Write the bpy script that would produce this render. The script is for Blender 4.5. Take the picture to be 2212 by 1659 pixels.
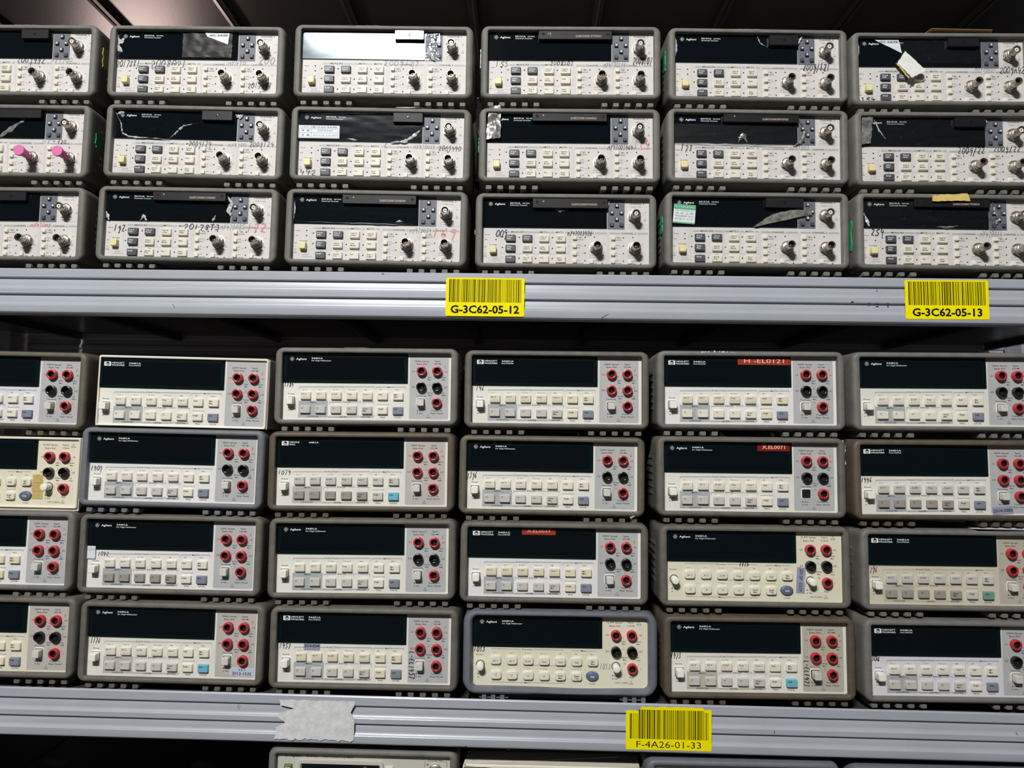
import bpy, math, random
from mathutils import Matrix, Vector, Euler, noise
PI = math.pi
rnd = random.Random(7)
for o in list(bpy.data.objects): bpy.data.objects.remove(o)
SC = bpy.context.scene
COL = SC.collection

# ------------------------------------------------------------------ camera, world, lamps, exposure
cam = bpy.data.cameras.new('camera'); camo = bpy.data.objects.new('camera', cam); COL.objects.link(camo)
cam.sensor_width = 36.0; cam.lens = 1534.0 / 2212 * 36.0; cam.clip_start = 0.02; cam.clip_end = 50
R = ((0.99981002, -0.01419953, -0.01335314), (0.01321618, 0.99738525, -0.07104928), (0.01432709, 0.0708593, 0.99738342))
camo.matrix_world = Matrix(((R[0][0], R[0][2], -R[0][1], 0), (R[1][0], R[1][2], -R[1][1], -0.87947), (R[2][0], R[2][2], -R[2][1], 0), (0, 0, 0, 1)))
SC.camera = camo
SC.view_settings.view_transform = 'Standard'; SC.view_settings.look = 'None'
SC.view_settings.gamma = 1.0; SC.view_settings.use_curve_mapping = False; SC.view_settings.exposure = 0.0
W = bpy.data.worlds.new('aisle_air'); SC.world = W; W.use_nodes = True
W.node_tree.nodes['Background'].inputs[0].default_value = (0.55, 0.58, 0.62, 1)
W.node_tree.nodes['Background'].inputs[1].default_value = 0.055
def area(name, loc, target, sx, sy, power, col):
    l = bpy.data.lights.new(name, 'AREA'); l.shape = 'RECTANGLE'; l.size = sx; l.size_y = sy; l.energy = power; l.color = col
    o = bpy.data.objects.new(name, l); COL.objects.link(o); o.location = loc
    o.rotation_euler = (Vector(target) - Vector(loc)).to_track_quat('-Z', 'Y').to_euler()
    return o
area('aisle_lamp', (-0.70, -2.5, 1.97), (0.0, 0.0, 0.0), 0.56, 0.13, 114, (1.0, 0.988, 0.955))
area('next_aisle_lamp', (-1.22, 1.25, 0.20), (-0.6, 0.3, 0.7), 0.22, 0.15, 2.2, (1.0, 0.78, 0.72))

# ------------------------------------------------------------------ materials
def lin(c):
    r = []
    for v in c:
        v = v / 255.0
        r.append(v / 12.92 if v <= 0.04045 else ((v + 0.055) / 1.055) ** 2.4)
    return (r[0], r[1], r[2], 1.0)
MATS = {}
def mat(name, col, rough=0.5, metal=0.0, wear=0.0, wear_scale=40.0, bump=0.0, bump_scale=900.0, spec=0.5, dirt=None, coat=0.0):
    if name in MATS: return MATS[name]
    m = bpy.data.materials.new(name); m.use_nodes = True; nt = m.node_tree; b = nt.nodes['Principled BSDF']
    c = lin(col)
    b.inputs['Base Color'].default_value = c; b.inputs['Roughness'].default_value = rough
    b.inputs['Metallic'].default_value = metal; b.inputs['Specular IOR Level'].default_value = spec
    b.inputs['Coat Weight'].default_value = coat
    if wear or bump:
        tc = nt.nodes.new('ShaderNodeTexCoord')
        oi = nt.nodes.new('ShaderNodeObjectInfo')
        ad = nt.nodes.new('ShaderNodeVectorMath'); ad.operation = 'ADD'
        nt.links.new(tc.outputs['Object'], ad.inputs[0]); nt.links.new(oi.outputs['Location'], ad.inputs[1])
    if wear:
        n = nt.nodes.new('ShaderNodeTexNoise'); n.inputs['Scale'].default_value = wear_scale; n.inputs['Detail'].default_value = 6
        n.inputs['Roughness'].default_value = 0.65
        nt.links.new(ad.outputs[0], n.inputs['Vector'])
        r = nt.nodes.new('ShaderNodeValToRGB')
        d = lin(dirt) if dirt else tuple(v * (1 - wear) for v in c[:3]) + (1,)
        r.color_ramp.elements[0].position = 0.36; r.color_ramp.elements[0].color = d
        r.color_ramp.elements[1].position = 0.58; r.color_ramp.elements[1].color = c
        nt.links.new(n.outputs['Fac'], r.inputs['Fac']); nt.links.new(r.outputs['Color'], b.inputs['Base Color'])
    if bump:
        n2 = nt.nodes.new('ShaderNodeTexNoise'); n2.inputs['Scale'].default_value = bump_scale; n2.inputs['Detail'].default_value = 3
        nt.links.new(ad.outputs[0], n2.inputs['Vector'])
        bp = nt.nodes.new('ShaderNodeBump'); bp.inputs['Strength'].default_value = bump; bp.inputs['Distance'].default_value = 0.0004
        nt.links.new(n2.outputs['Fac'], bp.inputs['Height']); nt.links.new(bp.outputs['Normal'], b.inputs['Normal'])
    MATS[name] = m
    return m
def film_mat(name, fac, rough, tint=(0.9, 0.95, 1.0), bumpd=0.0006, scale=120.0, scuff=0.0):
    m = bpy.data.materials.new(name); m.use_nodes = True; nt = m.node_tree
    for n in list(nt.nodes): nt.nodes.remove(n)
    out = nt.nodes.new('ShaderNodeOutputMaterial'); mx = nt.nodes.new('ShaderNodeMixShader')
    tr = nt.nodes.new('ShaderNodeBsdfTransparent'); tr.inputs[0].default_value = (0.96, 0.97, 0.97, 1)
    gl = nt.nodes.new('ShaderNodeBsdfGlossy'); gl.inputs['Roughness'].default_value = rough; gl.inputs['Color'].default_value = tint + (1,)
    fr = nt.nodes.new('ShaderNodeFresnel'); fr.inputs[0].default_value = 1.45
    mu = nt.nodes.new('ShaderNodeMath'); mu.operation = 'MULTIPLY'; mu.inputs[1].default_value = fac; mu.use_clamp = True
    tc = nt.nodes.new('ShaderNodeTexCoord'); no = nt.nodes.new('ShaderNodeTexNoise'); no.inputs['Scale'].default_value = scale
    no.inputs['Detail'].default_value = 3; no.inputs['Distortion'].default_value = 1.5
    bp = nt.nodes.new('ShaderNodeBump'); bp.inputs['Distance'].default_value = bumpd; bp.inputs['Strength'].default_value = 1
    nt.links.new(tc.outputs['Object'], no.inputs['Vector']); nt.links.new(no.outputs['Fac'], bp.inputs['Height'])
    nt.links.new(bp.outputs[0], gl.inputs['Normal']); nt.links.new(fr.outputs[0], mu.inputs[0])
    nt.links.new(mu.outputs[0], mx.inputs[0]); nt.links.new(tr.outputs[0], mx.inputs[1]); nt.links.new(gl.outputs[0], mx.inputs[2])
    if scuff:
        df = nt.nodes.new('ShaderNodeBsdfDiffuse'); df.inputs[0].default_value = (0.5, 0.52, 0.52, 1)
        n2 = nt.nodes.new('ShaderNodeTexNoise'); n2.inputs['Scale'].default_value = 260; n2.inputs['Detail'].default_value = 8; n2.inputs['Distortion'].default_value = 2.5
        rp = nt.nodes.new('ShaderNodeValToRGB'); rp.color_ramp.elements[0].position = 0.66; rp.color_ramp.elements[1].position = 0.78
        rp.color_ramp.elements[1].color = (scuff, scuff, scuff, 1)
        nt.links.new(tc.outputs['Object'], n2.inputs['Vector']); nt.links.new(n2.outputs['Fac'], rp.inputs[0])
        m2 = nt.nodes.new('ShaderNodeMixShader')
        nt.links.new(rp.outputs[0], m2.inputs[0]); nt.links.new(mx.outputs[0], m2.inputs[1]); nt.links.new(df.outputs[0], m2.inputs[2])
        nt.links.new(m2.outputs[0], out.inputs[0])
    else: nt.links.new(mx.outputs[0], out.inputs[0])
    MATS[name] = m
    return m
RUB = {'counter': mat('rubber_counter_grey', (115, 114, 107), 0.62, wear=0.2, wear_scale=60, bump=0.35),
       'warm': mat('rubber_warm_grey', (105, 102, 94), 0.62, wear=0.22, wear_scale=60, bump=0.35),
       'grey': mat('rubber_mid_grey', (115, 114, 109), 0.6, wear=0.2, wear_scale=50, bump=0.35),
       'brown': mat('rubber_brown_grey', (94, 84, 70), 0.58, wear=0.22, wear_scale=60, bump=0.3),
       'olive': mat('rubber_olive_grey', (101, 96, 82), 0.55, wear=0.2, wear_scale=60, bump=0.3),
       'cool': mat('rubber_cool_grey', (114, 117, 124), 0.52, wear=0.15, wear_scale=60, bump=0.25),
       'blue': mat('rubber_blue_grey', (109, 113, 123), 0.5, wear=0.12, wear_scale=60, bump=0.25)}
M_PANEL_C = mat('panel_light_grey', (214, 210, 207), 0.55, wear=0.05, wear_scale=30)
PAN = {'ivory': mat('panel_ivory', (231, 229, 220), 0.5, wear=0.06, wear_scale=30),
       'white': mat('panel_off_white', (232, 230, 228), 0.5, wear=0.04, wear_scale=30),
       'cream': mat('panel_cream', (229, 224, 202), 0.5, wear=0.05, wear_scale=25),
       'beige': mat('panel_beige', (212, 203, 182), 0.5, wear=0.06, wear_scale=25),
       'lilac': mat('panel_cool_white', (222, 219, 226), 0.5, wear=0.04, wear_scale=25)}
JPN = {'grey': mat('terminal_panel_grey', (183, 185, 185), 0.5, wear=0.04), 'beige': mat('terminal_panel_beige', (186, 181, 166), 0.5, wear=0.04),
       'warm': mat('terminal_panel_warm', (190, 186, 180), 0.5, wear=0.04)}
M_BRK = mat('bracket_grey', (170, 174, 177), 0.5)
M_INK = mat('ink_black', (34, 34, 38), 0.6)
M_INKG = mat('ink_grey', (138, 138, 142), 0.6)
M_INKB = mat('ink_grey_blue', (138, 150, 172), 0.6)
M_INKR = mat('ink_red', (176, 60, 58), 0.6)
M_WHITE = mat('ink_white', (226, 232, 234), 0.5)
M_PEN = mat('pen_blue_black', (34, 28, 48), 0.5)
M_PENG = mat('pen_faded', (128, 128, 136), 0.6)
M_PENR = mat('pen_red', (214, 130, 122), 0.6)
M_DISP = mat('display_window', (9, 16, 21), 0.06, bump=0.01, bump_scale=60)
M_DISPE = mat('display_edge_green', (8, 23, 24), 0.2)
M_DARK = mat('void_black', (6, 6, 7), 0.8)
M_KEYB = mat('keypad_blue_grey', (104, 107, 119), 0.55, wear=0.08)
BTN = {'cream': mat('button_cream', (226, 222, 206), 0.45), 'ivory': mat('button_ivory', (232, 227, 210), 0.45), 'yellowed': mat('button_yellowed', (228, 220, 192), 0.45),
       'dark': mat('button_charcoal', (74, 75, 82), 0.5), 'greige': mat('button_greige', (202, 198, 190), 0.5), 'drab': mat('button_drab', (158, 150, 140), 0.5),
       'shift': mat('button_slate_blue', (130, 136, 152), 0.5), 'cyan': mat('button_cyan', (112, 182, 204), 0.5), 'teal': mat('button_teal', (112, 152, 142), 0.5),
       'navy': mat('button_navy_grey', (100, 110, 132), 0.35), 'power': mat('button_power_yellow', (234, 225, 168), 0.4),
       'pwhite': mat('button_white', (244, 242, 232), 0.4), 'pgrey': mat('button_pale_grey', (212, 211, 204), 0.42), 'soft': mat('button_soft_pink_grey', (216, 208, 204), 0.4)}
M_RED = mat('socket_red', (190, 48, 52), 0.3, spec=0.6)
M_BLK = mat('socket_black', (22, 22, 23), 0.25, spec=0.6)
M_NICK = mat('nickel', (196, 190, 178), 0.34, 0.85, wear=0.2, wear_scale=500)
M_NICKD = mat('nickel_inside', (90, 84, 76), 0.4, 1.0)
M_TEF = mat('insulator_white', (226, 222, 212), 0.5)
M_CASE = mat('painted_case', (176, 170, 156), 0.55, bump=0.2)
M_IVF = mat('ivory_case', (236, 230, 214), 0.45, wear=0.05)
M_TAG = mat('tag_plastic', (22, 22, 26), 0.5, bump=0.1, bump_scale=600, spec=0.3)
M_STEEL = mat('shelf_steel_paint', (172, 176, 187), 0.36, wear=0.06, wear_scale=9, spec=0.6, coat=0.1, bump=0.04, bump_scale=60)
M_DECK = mat('deck_steel', (96, 92, 90), 0.30, metal=0.5, bump=0.10, bump_scale=260)
M_YEL = mat('label_yellow', (255, 240, 0), 0.6, wear=0.03, wear_scale=80, spec=0.1)
M_BAR = mat('barcode_ink', (16, 15, 8), 0.7, spec=0.1)
M_PAPER = mat('torn_paper', (222, 223, 225), 0.7, wear=0.16, wear_scale=110, bump=0.8, bump_scale=160)
M_LABW = mat('label_white', (222, 226, 232), 0.5)
M_LABB = mat('label_lavender', (150, 154, 178), 0.45)
M_LABB2 = mat('label_pale_lavender', (196, 200, 222), 0.45)
M_LABR = mat('label_orange_red', (160, 54, 38), 0.5, spec=0.2)
M_LABR2 = mat('label_dark_red', (130, 24, 28), 0.5, spec=0.2)
M_GREEN = mat('label_green', (46, 168, 108), 0.5)
M_PINK = mat('cap_pink', (226, 116, 178), 0.5)
M_KRAFT = mat('kraft_paper', (170, 140, 104), 0.8)
M_MASK = mat('masking_tape_yellow', (222, 196, 118), 0.6, wear=0.1, wear_scale=200, bump=0.8, bump_scale=400)
M_AGED = mat('aged_tape', (206, 182, 112), 0.45, wear=0.25, wear_scale=300)
M_FOAM = mat('folded_paper', (222, 224, 218), 0.8, wear=0.08, wear_scale=300)
M_FOIL = mat('crumpled_film', (150, 150, 144), 0.3, metal=0.25, wear=0.4, wear_scale=120, dirt=(92, 93, 90), bump=0.5, bump_scale=200)
M_CREASE = mat('film_crease', (205, 210, 208), 0.25, wear=0.4, wear_scale=400)
M_ORANGE = mat('orange_plastic', (226, 130, 60), 0.4)
M_GREENB = mat('button_green', (88, 118, 58), 0.45)
M_WALL = mat('far_wall_paint', (40, 38, 38), 0.9, wear=0.1)
M_FLOOR = mat('floor_concrete', (90, 88, 84), 0.8, wear=0.2, wear_scale=4)
F_CLEAR = film_mat('clear_film', 0.5, 0.12, bumpd=0.00003, scale=90, scuff=0.12)
F_SHINE = film_mat('shiny_film', 0.3, 0.20, tint=(0.70, 0.90, 1.0), bumpd=0.00001, scale=60, scuff=0.12)
F_SMOKE = film_mat('dull_film', 0.6, 0.40, bumpd=0.00005, tint=(1.0, 0.97, 0.92), scuff=0.22)

# ------------------------------------------------------------------ text outlines
_tc = {}
def text_mesh(s, bold):
    k = (s, bold)
    if k in _tc: return _tc[k]
    cu = bpy.data.curves.new('t', 'FONT'); cu.body = s; cu.size = 1.0; cu.resolution_u = 2; cu.offset = 0.012 * bold
    ob = bpy.data.objects.new('t', cu); COL.objects.link(ob)
    me = bpy.data.meshes.new_from_object(ob.evaluated_get(bpy.context.evaluated_depsgraph_get()))
    v = [(p.co.x, p.co.y) for p in me.vertices]; f = [tuple(p.vertices) for p in me.polygons]
    bpy.data.objects.remove(ob); bpy.data.curves.remove(cu); bpy.data.meshes.remove(me)
    _tc[k] = (v, f); return _tc[k]
CAPH = max(p[1] for p in text_mesh('H', 0)[0])

# ------------------------------------------------------------------ mesh builder, millimetres; x right, y into the thing, z up
def rr(cx, cz, w, h, r, n=5):
    r = max(0.01, min(r, w / 2 - 0.01, h / 2 - 0.01)); pts = []
    for qx, qz, a0 in ((1, 1, 0), (-1, 1, 90), (-1, -1, 180), (1, -1, 270)):
        ox = cx + qx * (w / 2 - r); oz = cz + qz * (h / 2 - r)
        for i in range(n + 1):
            a = math.radians(a0 + 90.0 * i / n); pts.append((ox + r * math.cos(a), oz + r * math.sin(a)))
    return pts
def circ(cx, cz, r, n=24, a0=0.0):
    return [(cx + r * math.cos(a0 + 2 * PI * i / n), cz + r * math.sin(a0 + 2 * PI * i / n)) for i in range(n)]
class MB:
    def __init__(s): s.v = []; s.f = []; s.m = []
    def add(s, vs, fs, mi=0):
        b = len(s.v); s.v += vs
        for f in fs: s.f.append(tuple(b + i for i in f)); s.m.append(mi)
    def poly(s, pts, y, mi=0):
        s.add([(p[0], y, p[1]) for p in pts], [tuple(range(len(pts)))], mi)
    def rect(s, x0, z0, x1, z1, y, mi=0): s.poly([(x0, z0), (x1, z0), (x1, z1), (x0, z1)], y, mi)
    def loft(s, rings, ys, mi=0, cap0=True, cap1=True):
        n = len(rings[0]); vs = []
        for rg, y in zip(rings, ys): vs += [(p[0], y, p[1]) for p in rg]
        fs = []
        for k in range(len(rings) - 1):
            for i in range(n):
                j = (i + 1) % n; fs.append((k * n + i, k * n + j, (k + 1) * n + j, (k + 1) * n + i))
        if cap0: fs.append(tuple(range(n - 1, -1, -1)))
        if cap1: fs.append(tuple((len(rings) - 1) * n + i for i in range(n)))
        s.add(vs, fs, mi)
    def box(s, x0, x1, y0, y1, z0, z1, mi=0):
        s.loft([[(x0, z0), (x1, z0), (x1, z1), (x0, z1)]] * 2, [y0, y1], mi)
    def lathe(s, cx, cz, prof, mi=0, n=24, cap0=False, cap1=False):
        s.loft([circ(cx, cz, r, n) for r, y in prof], [y for r, y in prof], mi, cap0, cap1)
    def ribbon(s, pts, w, y, mi=0, closed=False):
        if closed: pts = list(pts) + [pts[0], pts[1]]
        L = []; Rr = []
        n = len(pts)
        for i in range(n):
            a = pts[max(0, i - 1)]; b = pts[min(n - 1, i + 1)]
            dx = b[0] - a[0]; dz = b[1] - a[1]; d = math.hypot(dx, dz) or 1
            nx, nz = -dz / d * w / 2, dx / d * w / 2
            L.append((pts[i][0] + nx, y, pts[i][1] + nz)); Rr.append((pts[i][0] - nx, y, pts[i][1] - nz))
        s.add(L + Rr, [(i, i + 1, n + i + 1, n + i) for i in range(n - 1)], mi)
    def ring(s, cx, cz, r, w, y, mi=0, a0=0, a1=360, n=20):
        s.ribbon([(cx + r * math.cos(math.radians(a0 + (a1 - a0) * i / n)), cz + r * math.sin(math.radians(a0 + (a1 - a0) * i / n))) for i in range(n + 1)], w, y, mi)
    def text(s, t, x, z, h, y, mi=0, w=None, align='c', bold=1.1, rot=0.0, shear=0.0):
        # h: capital height, z: middle of capitals
        v, f = text_mesh(t, bold)
        if not v: return
        k = h / CAPH; x0 = min(p[0] for p in v); x1 = max(p[0] for p in v)
        kx = (w / (x1 - x0)) if w else k * 0.98
        ox = {'c': -(x0 + x1) / 2, 'l': -x0, 'r': -x1}[align]
        ca, sa = math.cos(rot), math.sin(rot); vs = []
        for p in v:
            a = (p[0] + ox) * kx; b = (p[1] - CAPH / 2) * k; a += shear * b
            vs.append((x + a * ca - b * sa, y, z + a * sa + b * ca))
        s.add(vs, f, mi)
    def build(s, name, mats, smooth=40, k=0.001):
        me = bpy.data.meshes.new(name); me.from_pydata([(a * k, b * k, c * k) for a, b, c in s.v], [], s.f)
        for m in mats: me.materials.append(m)
        me.polygons.foreach_set('material_index', s.m)
        me.update()
        if smooth: me.shade_smooth(); me.set_sharp_from_angle(angle=math.radians(smooth))
        return me
def link(name, me, parent=None, loc=(0, 0, 0), rot=(0, 0, 0), mats=None, label=None):
    o = bpy.data.objects.new(name, me); COL.objects.link(o); o.location = loc; o.rotation_euler = rot
    if parent is not None: o.parent = parent
    if mats:
        for i, m in mats.items():
            o.material_slots[i].link = 'OBJECT'; o.material_slots[i].material = m
    if label: o['label'] = label
    return o
def thing(name, label, cat, loc, rot=(0, 0, 0), group=None):
    o = bpy.data.objects.new(name, None); COL.objects.link(o); o.location = loc; o.rotation_euler = rot; o.empty_display_size = 0.02
    o['label'] = label; o['category'] = cat
    if group: o['group'] = group
    return o
FZ = 0.0142            # height of the ribbed feet under the opening
YP = 7.0               # face plate lies this far behind the lip (mm)
PW, PH = 212.6, 84.6   # face plate

# small marks
def diode(b, x, z, s, y, mi):
    b.ribbon([(x - s, z), (x + s, z)], s * 0.16, y, mi)
    b.poly([(x - s * 0.35, z + s * 0.42), (x - s * 0.35, z - s * 0.42), (x + s * 0.3, z)], y, mi)
    b.ribbon([(x + s * 0.34, z - s * 0.42), (x + s * 0.34, z + s * 0.42)], s * 0.18, y, mi)
def warn(b, x, z, s, y, mi):
    t = [(x - s, z - s * 0.8), (x + s, z - s * 0.8), (x, z + s * 0.95)]
    b.ribbon(t, s * 0.2, y, mi, closed=True); b.text('!', x, z - s * 0.12, s * 0.85, y, mi)
def ground(b, x, z, s, y, mi):
    b.ribbon([(x, z + s), (x, z)], s * 0.13, y, mi)
    for i, w in enumerate((1.0, 0.62, 0.25)): b.ribbon([(x - s * w, z - i * s * 0.35), (x + s * w, z - i * s * 0.35)], s * 0.14, y, mi)
def bolt(b, x, z, s, y, mi):
    b.poly([(x + s * .45, z + s), (x - s * .35, z + .05 * s), (x + .02 * s, z + .08 * s)], y, mi)
    b.poly([(x - .02 * s, z + .0 * s), (x + s * .35, z + .02 * s), (x - s * .45, z - s)], y, mi)
def star(b, x, z, s, y, mi):
    b.ring(x, z, s * 0.33, s * 0.14, y, mi, n=14)
    for i in range(8):
        a = PI / 4 * i; r0, r1 = s * 0.5, s * (1.0 if i % 2 == 0 else 0.92)
        ca, sa = math.cos(a), math.sin(a)
        b.poly([(x + r0 * ca - s * .045 * sa, z + r0 * sa + s * .045 * ca), (x + r0 * ca + s * .045 * sa, z + r0 * sa - s * .045 * ca),
                (x + r1 * ca + s * .085 * sa, z + r1 * sa - s * .085 * ca), (x + r1 * ca - s * .085 * sa, z + r1 * sa + s * .085 * ca)], y, mi)
def inout(b, x, z, y, mi, t1, t2, dz, sx=2.2, h=1.6):
    b.poly([(x - .9, z - .6), (x + .9, z - .6), (x + .9, z + .1), (x + .45, z + .1), (x + .45, z + .9), (x - .45, z + .9), (x - .45, z + .1), (x - .9, z + .1)], y, mi)
    z2 = z - dz
    b.poly([(x - .9, z2 - .6), (x + .9, z2 - .6), (x + .45, z2 + .2), (x - .45, z2 + .2)], y, mi)
    if t1: b.text(t1, x + sx, z, h, y, mi, align='l')
    if t2: b.text(t2, x + sx, z2, h, y, mi, align='l')

# ------------------------------------------------------------------ rubber bumper, feet, case
def ringset(ox, oz, r):
    return rr(0, PH / 2, PW + 2 * ox, PH + 2 * oz, r, 6)
def bumper_mesh(front=True):
    b = MB()
    P = [(YP + 2, 0, 0, 2.2), (1.0, 0, 0, 2.5), (0.2, 0.5, 0.5, 3), (-0.2, 1.6, 1.3, 4), (-0.3, 4.5, 3.2, 6), (0.4, 7.0, 4.8, 8), (2.2, 8.4, 6.0, 9.5),
         (5.5, 9.2, 6.7, 10.5), (12, 9.5, 7.0, 11), (30, 9.7, 7.0, 11), (60, 9.8, 7.0, 11), (78, 9.8, 7.0, 11), (80, 9, 6, 10), (80, 0.2, 0.2, 3)]
    b.loft([ringset(p[1], p[2], p[3]) for p in P], [p[0] for p in P], 0, False, False)
    for sx in (-1, 1):
        for i in range(6):
            z = 20 + i * 9; x = sx * (PW / 2 + 9.3)
            b.loft([[(x - .6, z - 1.6), (x + .6, z - 1.6), (x + .6, z + 1.6), (x - .6, z + 1.6)], [(x - 1.3, z - 1.6), (x + 1.3, z - 1.6), (x + 1.3, z + 1.6), (x - 1.3, z + 1.6)]] +
                   [[(x - 1.3, z - 1.6), (x + 1.3, z - 1.6), (x + 1.3, z + 1.6), (x - 1.3, z + 1.6)]], [24, 30, 74])
    return b.build('bumper', [RUB['warm']])
def rear_bumper_mesh():
    b = MB(); P = [(300, 0.2, 0.2, 3), (300, 9, 6, 10), (302, 9.8, 7, 11), (345, 9.8, 7, 11), (350, 8, 4, 9), (350, 0.2, .2, 3)]
    b.loft([ringset(p[1], p[2], p[3]) for p in P], [p[0] for p in P], 0, False, False)
    for sx in (-1, 1): b.box(sx * 75 - 22, sx * 75 + 22, 302, 345, -FZ * 1000, -6.8)
    return b.build('rear_bumper', [RUB['warm']])
def foot_mesh():
    b = MB()
    for i in range(5):
        x = -29.4 + i * 14.7; z0, z1 = -FZ * 1000, -8.6
        b.loft([rr(x, (z0 + z1) / 2, 6.9, z1 - z0 - 1, 1, 2), rr(x, (z0 + z1) / 2, 7.4, z1 - z0, 1, 2), rr(x, (z0 + z1) / 2, 7.4, z1 - z0, 1, 2)], [5.0, 5.8, 36])
    b.box(-35, 35, 11, 36, -8.8, -6.6)
    return b.build('ribbed_foot', [RUB['warm']])
def case_mesh():
    b = MB(); b.loft([rr(0, 42.3, 211, 86, 1.5, 2)] * 2, [11, 348], 0); return b.build('case', [M_CASE])
ME = {'bumper': bumper_mesh(), 'rear': rear_bumper_mesh(), 'foot': foot_mesh(), 'case': case_mesh()}
def big_bumper():
    b = MB()
    def dip(pts, f):
        o = []
        for x, z in pts:
            if z < 12: z -= f * (1.6 * math.exp(-((x - 25) / 50.0) ** 2) - 0.8)
            o.append((x, z))
        return o
    P = [(YP + 6, 0, 0, 5, 1), (3, 0.2, 0.2, 7, 1), (0, .8, .8, 8, 1), (-2.5, 3, 2.4, 9, 1), (-2.8, 6, 4.2, 12, .6), (-1, 9.5, 6.2, 15, 0), (4, 11.6, 7, 16, 0), (14, 12, 7, 16, 0), (50, 12, 7, 16, 0), (80, 12, 7, 14, 0), (80, .2, .2, 3, 0)]
    R_ = []
    for p in P:
        pts = rr(0, PH / 2 , PW + 2 * p[1], PH + 2 * p[2], p[3], 8)
        # subdivide the long runs so the dipped lower edge reads as a curve
        q = []
        for i in range(len(pts)):
            a = pts[i]; c = pts[(i + 1) % len(pts)]; q.append(a)
            if abs(a[0] - c[0]) > 60:
                for j in range(1, 16): q.append((a[0] + (c[0] - a[0]) * j / 16, a[1] + (c[1] - a[1]) * j / 16))
        R_.append(dip(q, p[4]))
    b.loft(R_, [p[0] for p in P], 0, False, False)
    for x0, x1 in ((-98, -62), (72, 100)):
        b.loft([rr((x0 + x1) / 2, -10, x1 - x0, 8, 2)] * 2, [6, 60])
        for j in range(3): b.box(x0 + 4 + j * 11, x0 + 9 + j * 11, 2, 60, -14.8, -5)
    b.loft([rr(0, -10.4, 200, 8.6, 3)] * 2, [9, 60])
    return b.build('bumper', [RUB['blue']])

# ------------------------------------------------------------------ generic buttons and sockets (mesh centred on its own origin, front towards -y)
def button_mesh(name, w, h, d, lines=None, th=1.9, ink=M_INK, tx=None, r=0.8, dz=0.0, strip=False, align='l', chev=None, round_=False, top=0.6):
    b = MB()
    if round_:
        b.lathe(0, 0, [(w / 2, 0), (w / 2, -d + .8), (w / 2 - .3, -d + .25), (w / 2 - .9, -d)], 0, 28, False, True)
    else:
        b.loft([rr(0, 0, w + .9, h + .9, r + .3, 3), rr(0, 0, w + .5, h + .5, r, 3), rr(0, 0, w - .1, h - .1, r, 3), rr(0, 0, w - .9, h - .9, max(r - .3, .3), 3)], [0.2, -.25 * d, -d + .35, -d], 0, False, True)
    y = -d - 0.06
    if lines:
        n = len(lines)
        for i, t in enumerate(lines):
            z = (h / 2 - 1.7 - th / 2 - i * th * 1.45) if align == 'l' else (dz + ((n - 1) / 2 - i) * th * 1.45)
            x = (-w / 2 + 1.5) if align == 'l' else 0
            if t == 'Cont': 
                b.text(t, x, z, th, y, 1, align=align if align == 'l' else 'c', bold=1.6)
                xx = x + 6.4 if align == 'l' else 4.0
                for k, rd in enumerate((.5, 1.2)): b.ring(xx, z, rd, .3, y, 1, -60, 60, 6)
            else: b.text(t, x, z, th, y, 1, align=align, bold=1.6)
    if strip:
        for zz in (-.8, -1.9, -3.0): b.ribbon([(-w / 2 + 1.2, zz - .4), (w / 2 - 1.2, zz - .4)], 0.22, y, 2)
    if chev:
        a = {'<': [(1, 1), (-1, 0), (1, -1)], '>': [(-1, 1), (1, 0), (-1, -1)], 'v': [(-1, .8), (0, -.8), (1, .8)], '^': [(-1, -.8), (0, .8), (1, -.8)]}[chev]
        ox, oz = ((-w / 2 + 3.0, h / 2 - 3.0) if align == 'l' else (0, 0))
        if chev in 'v^' and align == 'l': ox = -w / 2 + 3.6
        b.ribbon([(ox + p[0] * 1.15, oz + p[1] * 1.25) for p in a], .55, y, 1)
    return b.build(name, [BTN['cream'], ink, M_BRK])
def star_key():
    b = MB(); b.loft([rr(0, 0, 5.2, 5.2, .6, 2), rr(0, 0, 4.4, 4.4, .6, 2), rr(0, 0, 3.8, 3.8, .5, 2)], [0.2, -1.9, -2.2], 0, False, True)
    return b
def arrow_key(d):
    b = star_key(); y = -2.27
    a = {'u': 90, 'd': -90, 'l': 180, 'r': 0}[d]; ca, sa = math.cos(math.radians(a)), math.sin(math.radians(a))
    def rt(p): return (p[0] * ca - p[1] * sa, p[0] * sa + p[1] * ca)
    b.poly([rt(p) for p in ((1.6, 0), (-.2, 1.5), (-.2, -1.5))], y, 1); b.poly([rt(p) for p in ((-.2, .7), (-1.4, .7), (-1.4, -.7), (-.2, -.7))], y, 1)
    return b.build('arrow_button', [BTN['dark'], M_WHITE])
def jack_mesh():
    b = MB()
    b.lathe(0, 0, [(6.2, .2), (6.15, -4.2), (5.9, -4.9), (5.3, -5.2), (4.5, -5.2), (3.95, -4.9), (3.85, -4.3)], 0, 32)
    b.lathe(0, 0, [(3.85, -4.3), (3.8, -.3), (.1, -.3)], 1, 24, False, True)
    return b.build('banana_socket', [M_RED, M_DARK])
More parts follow.
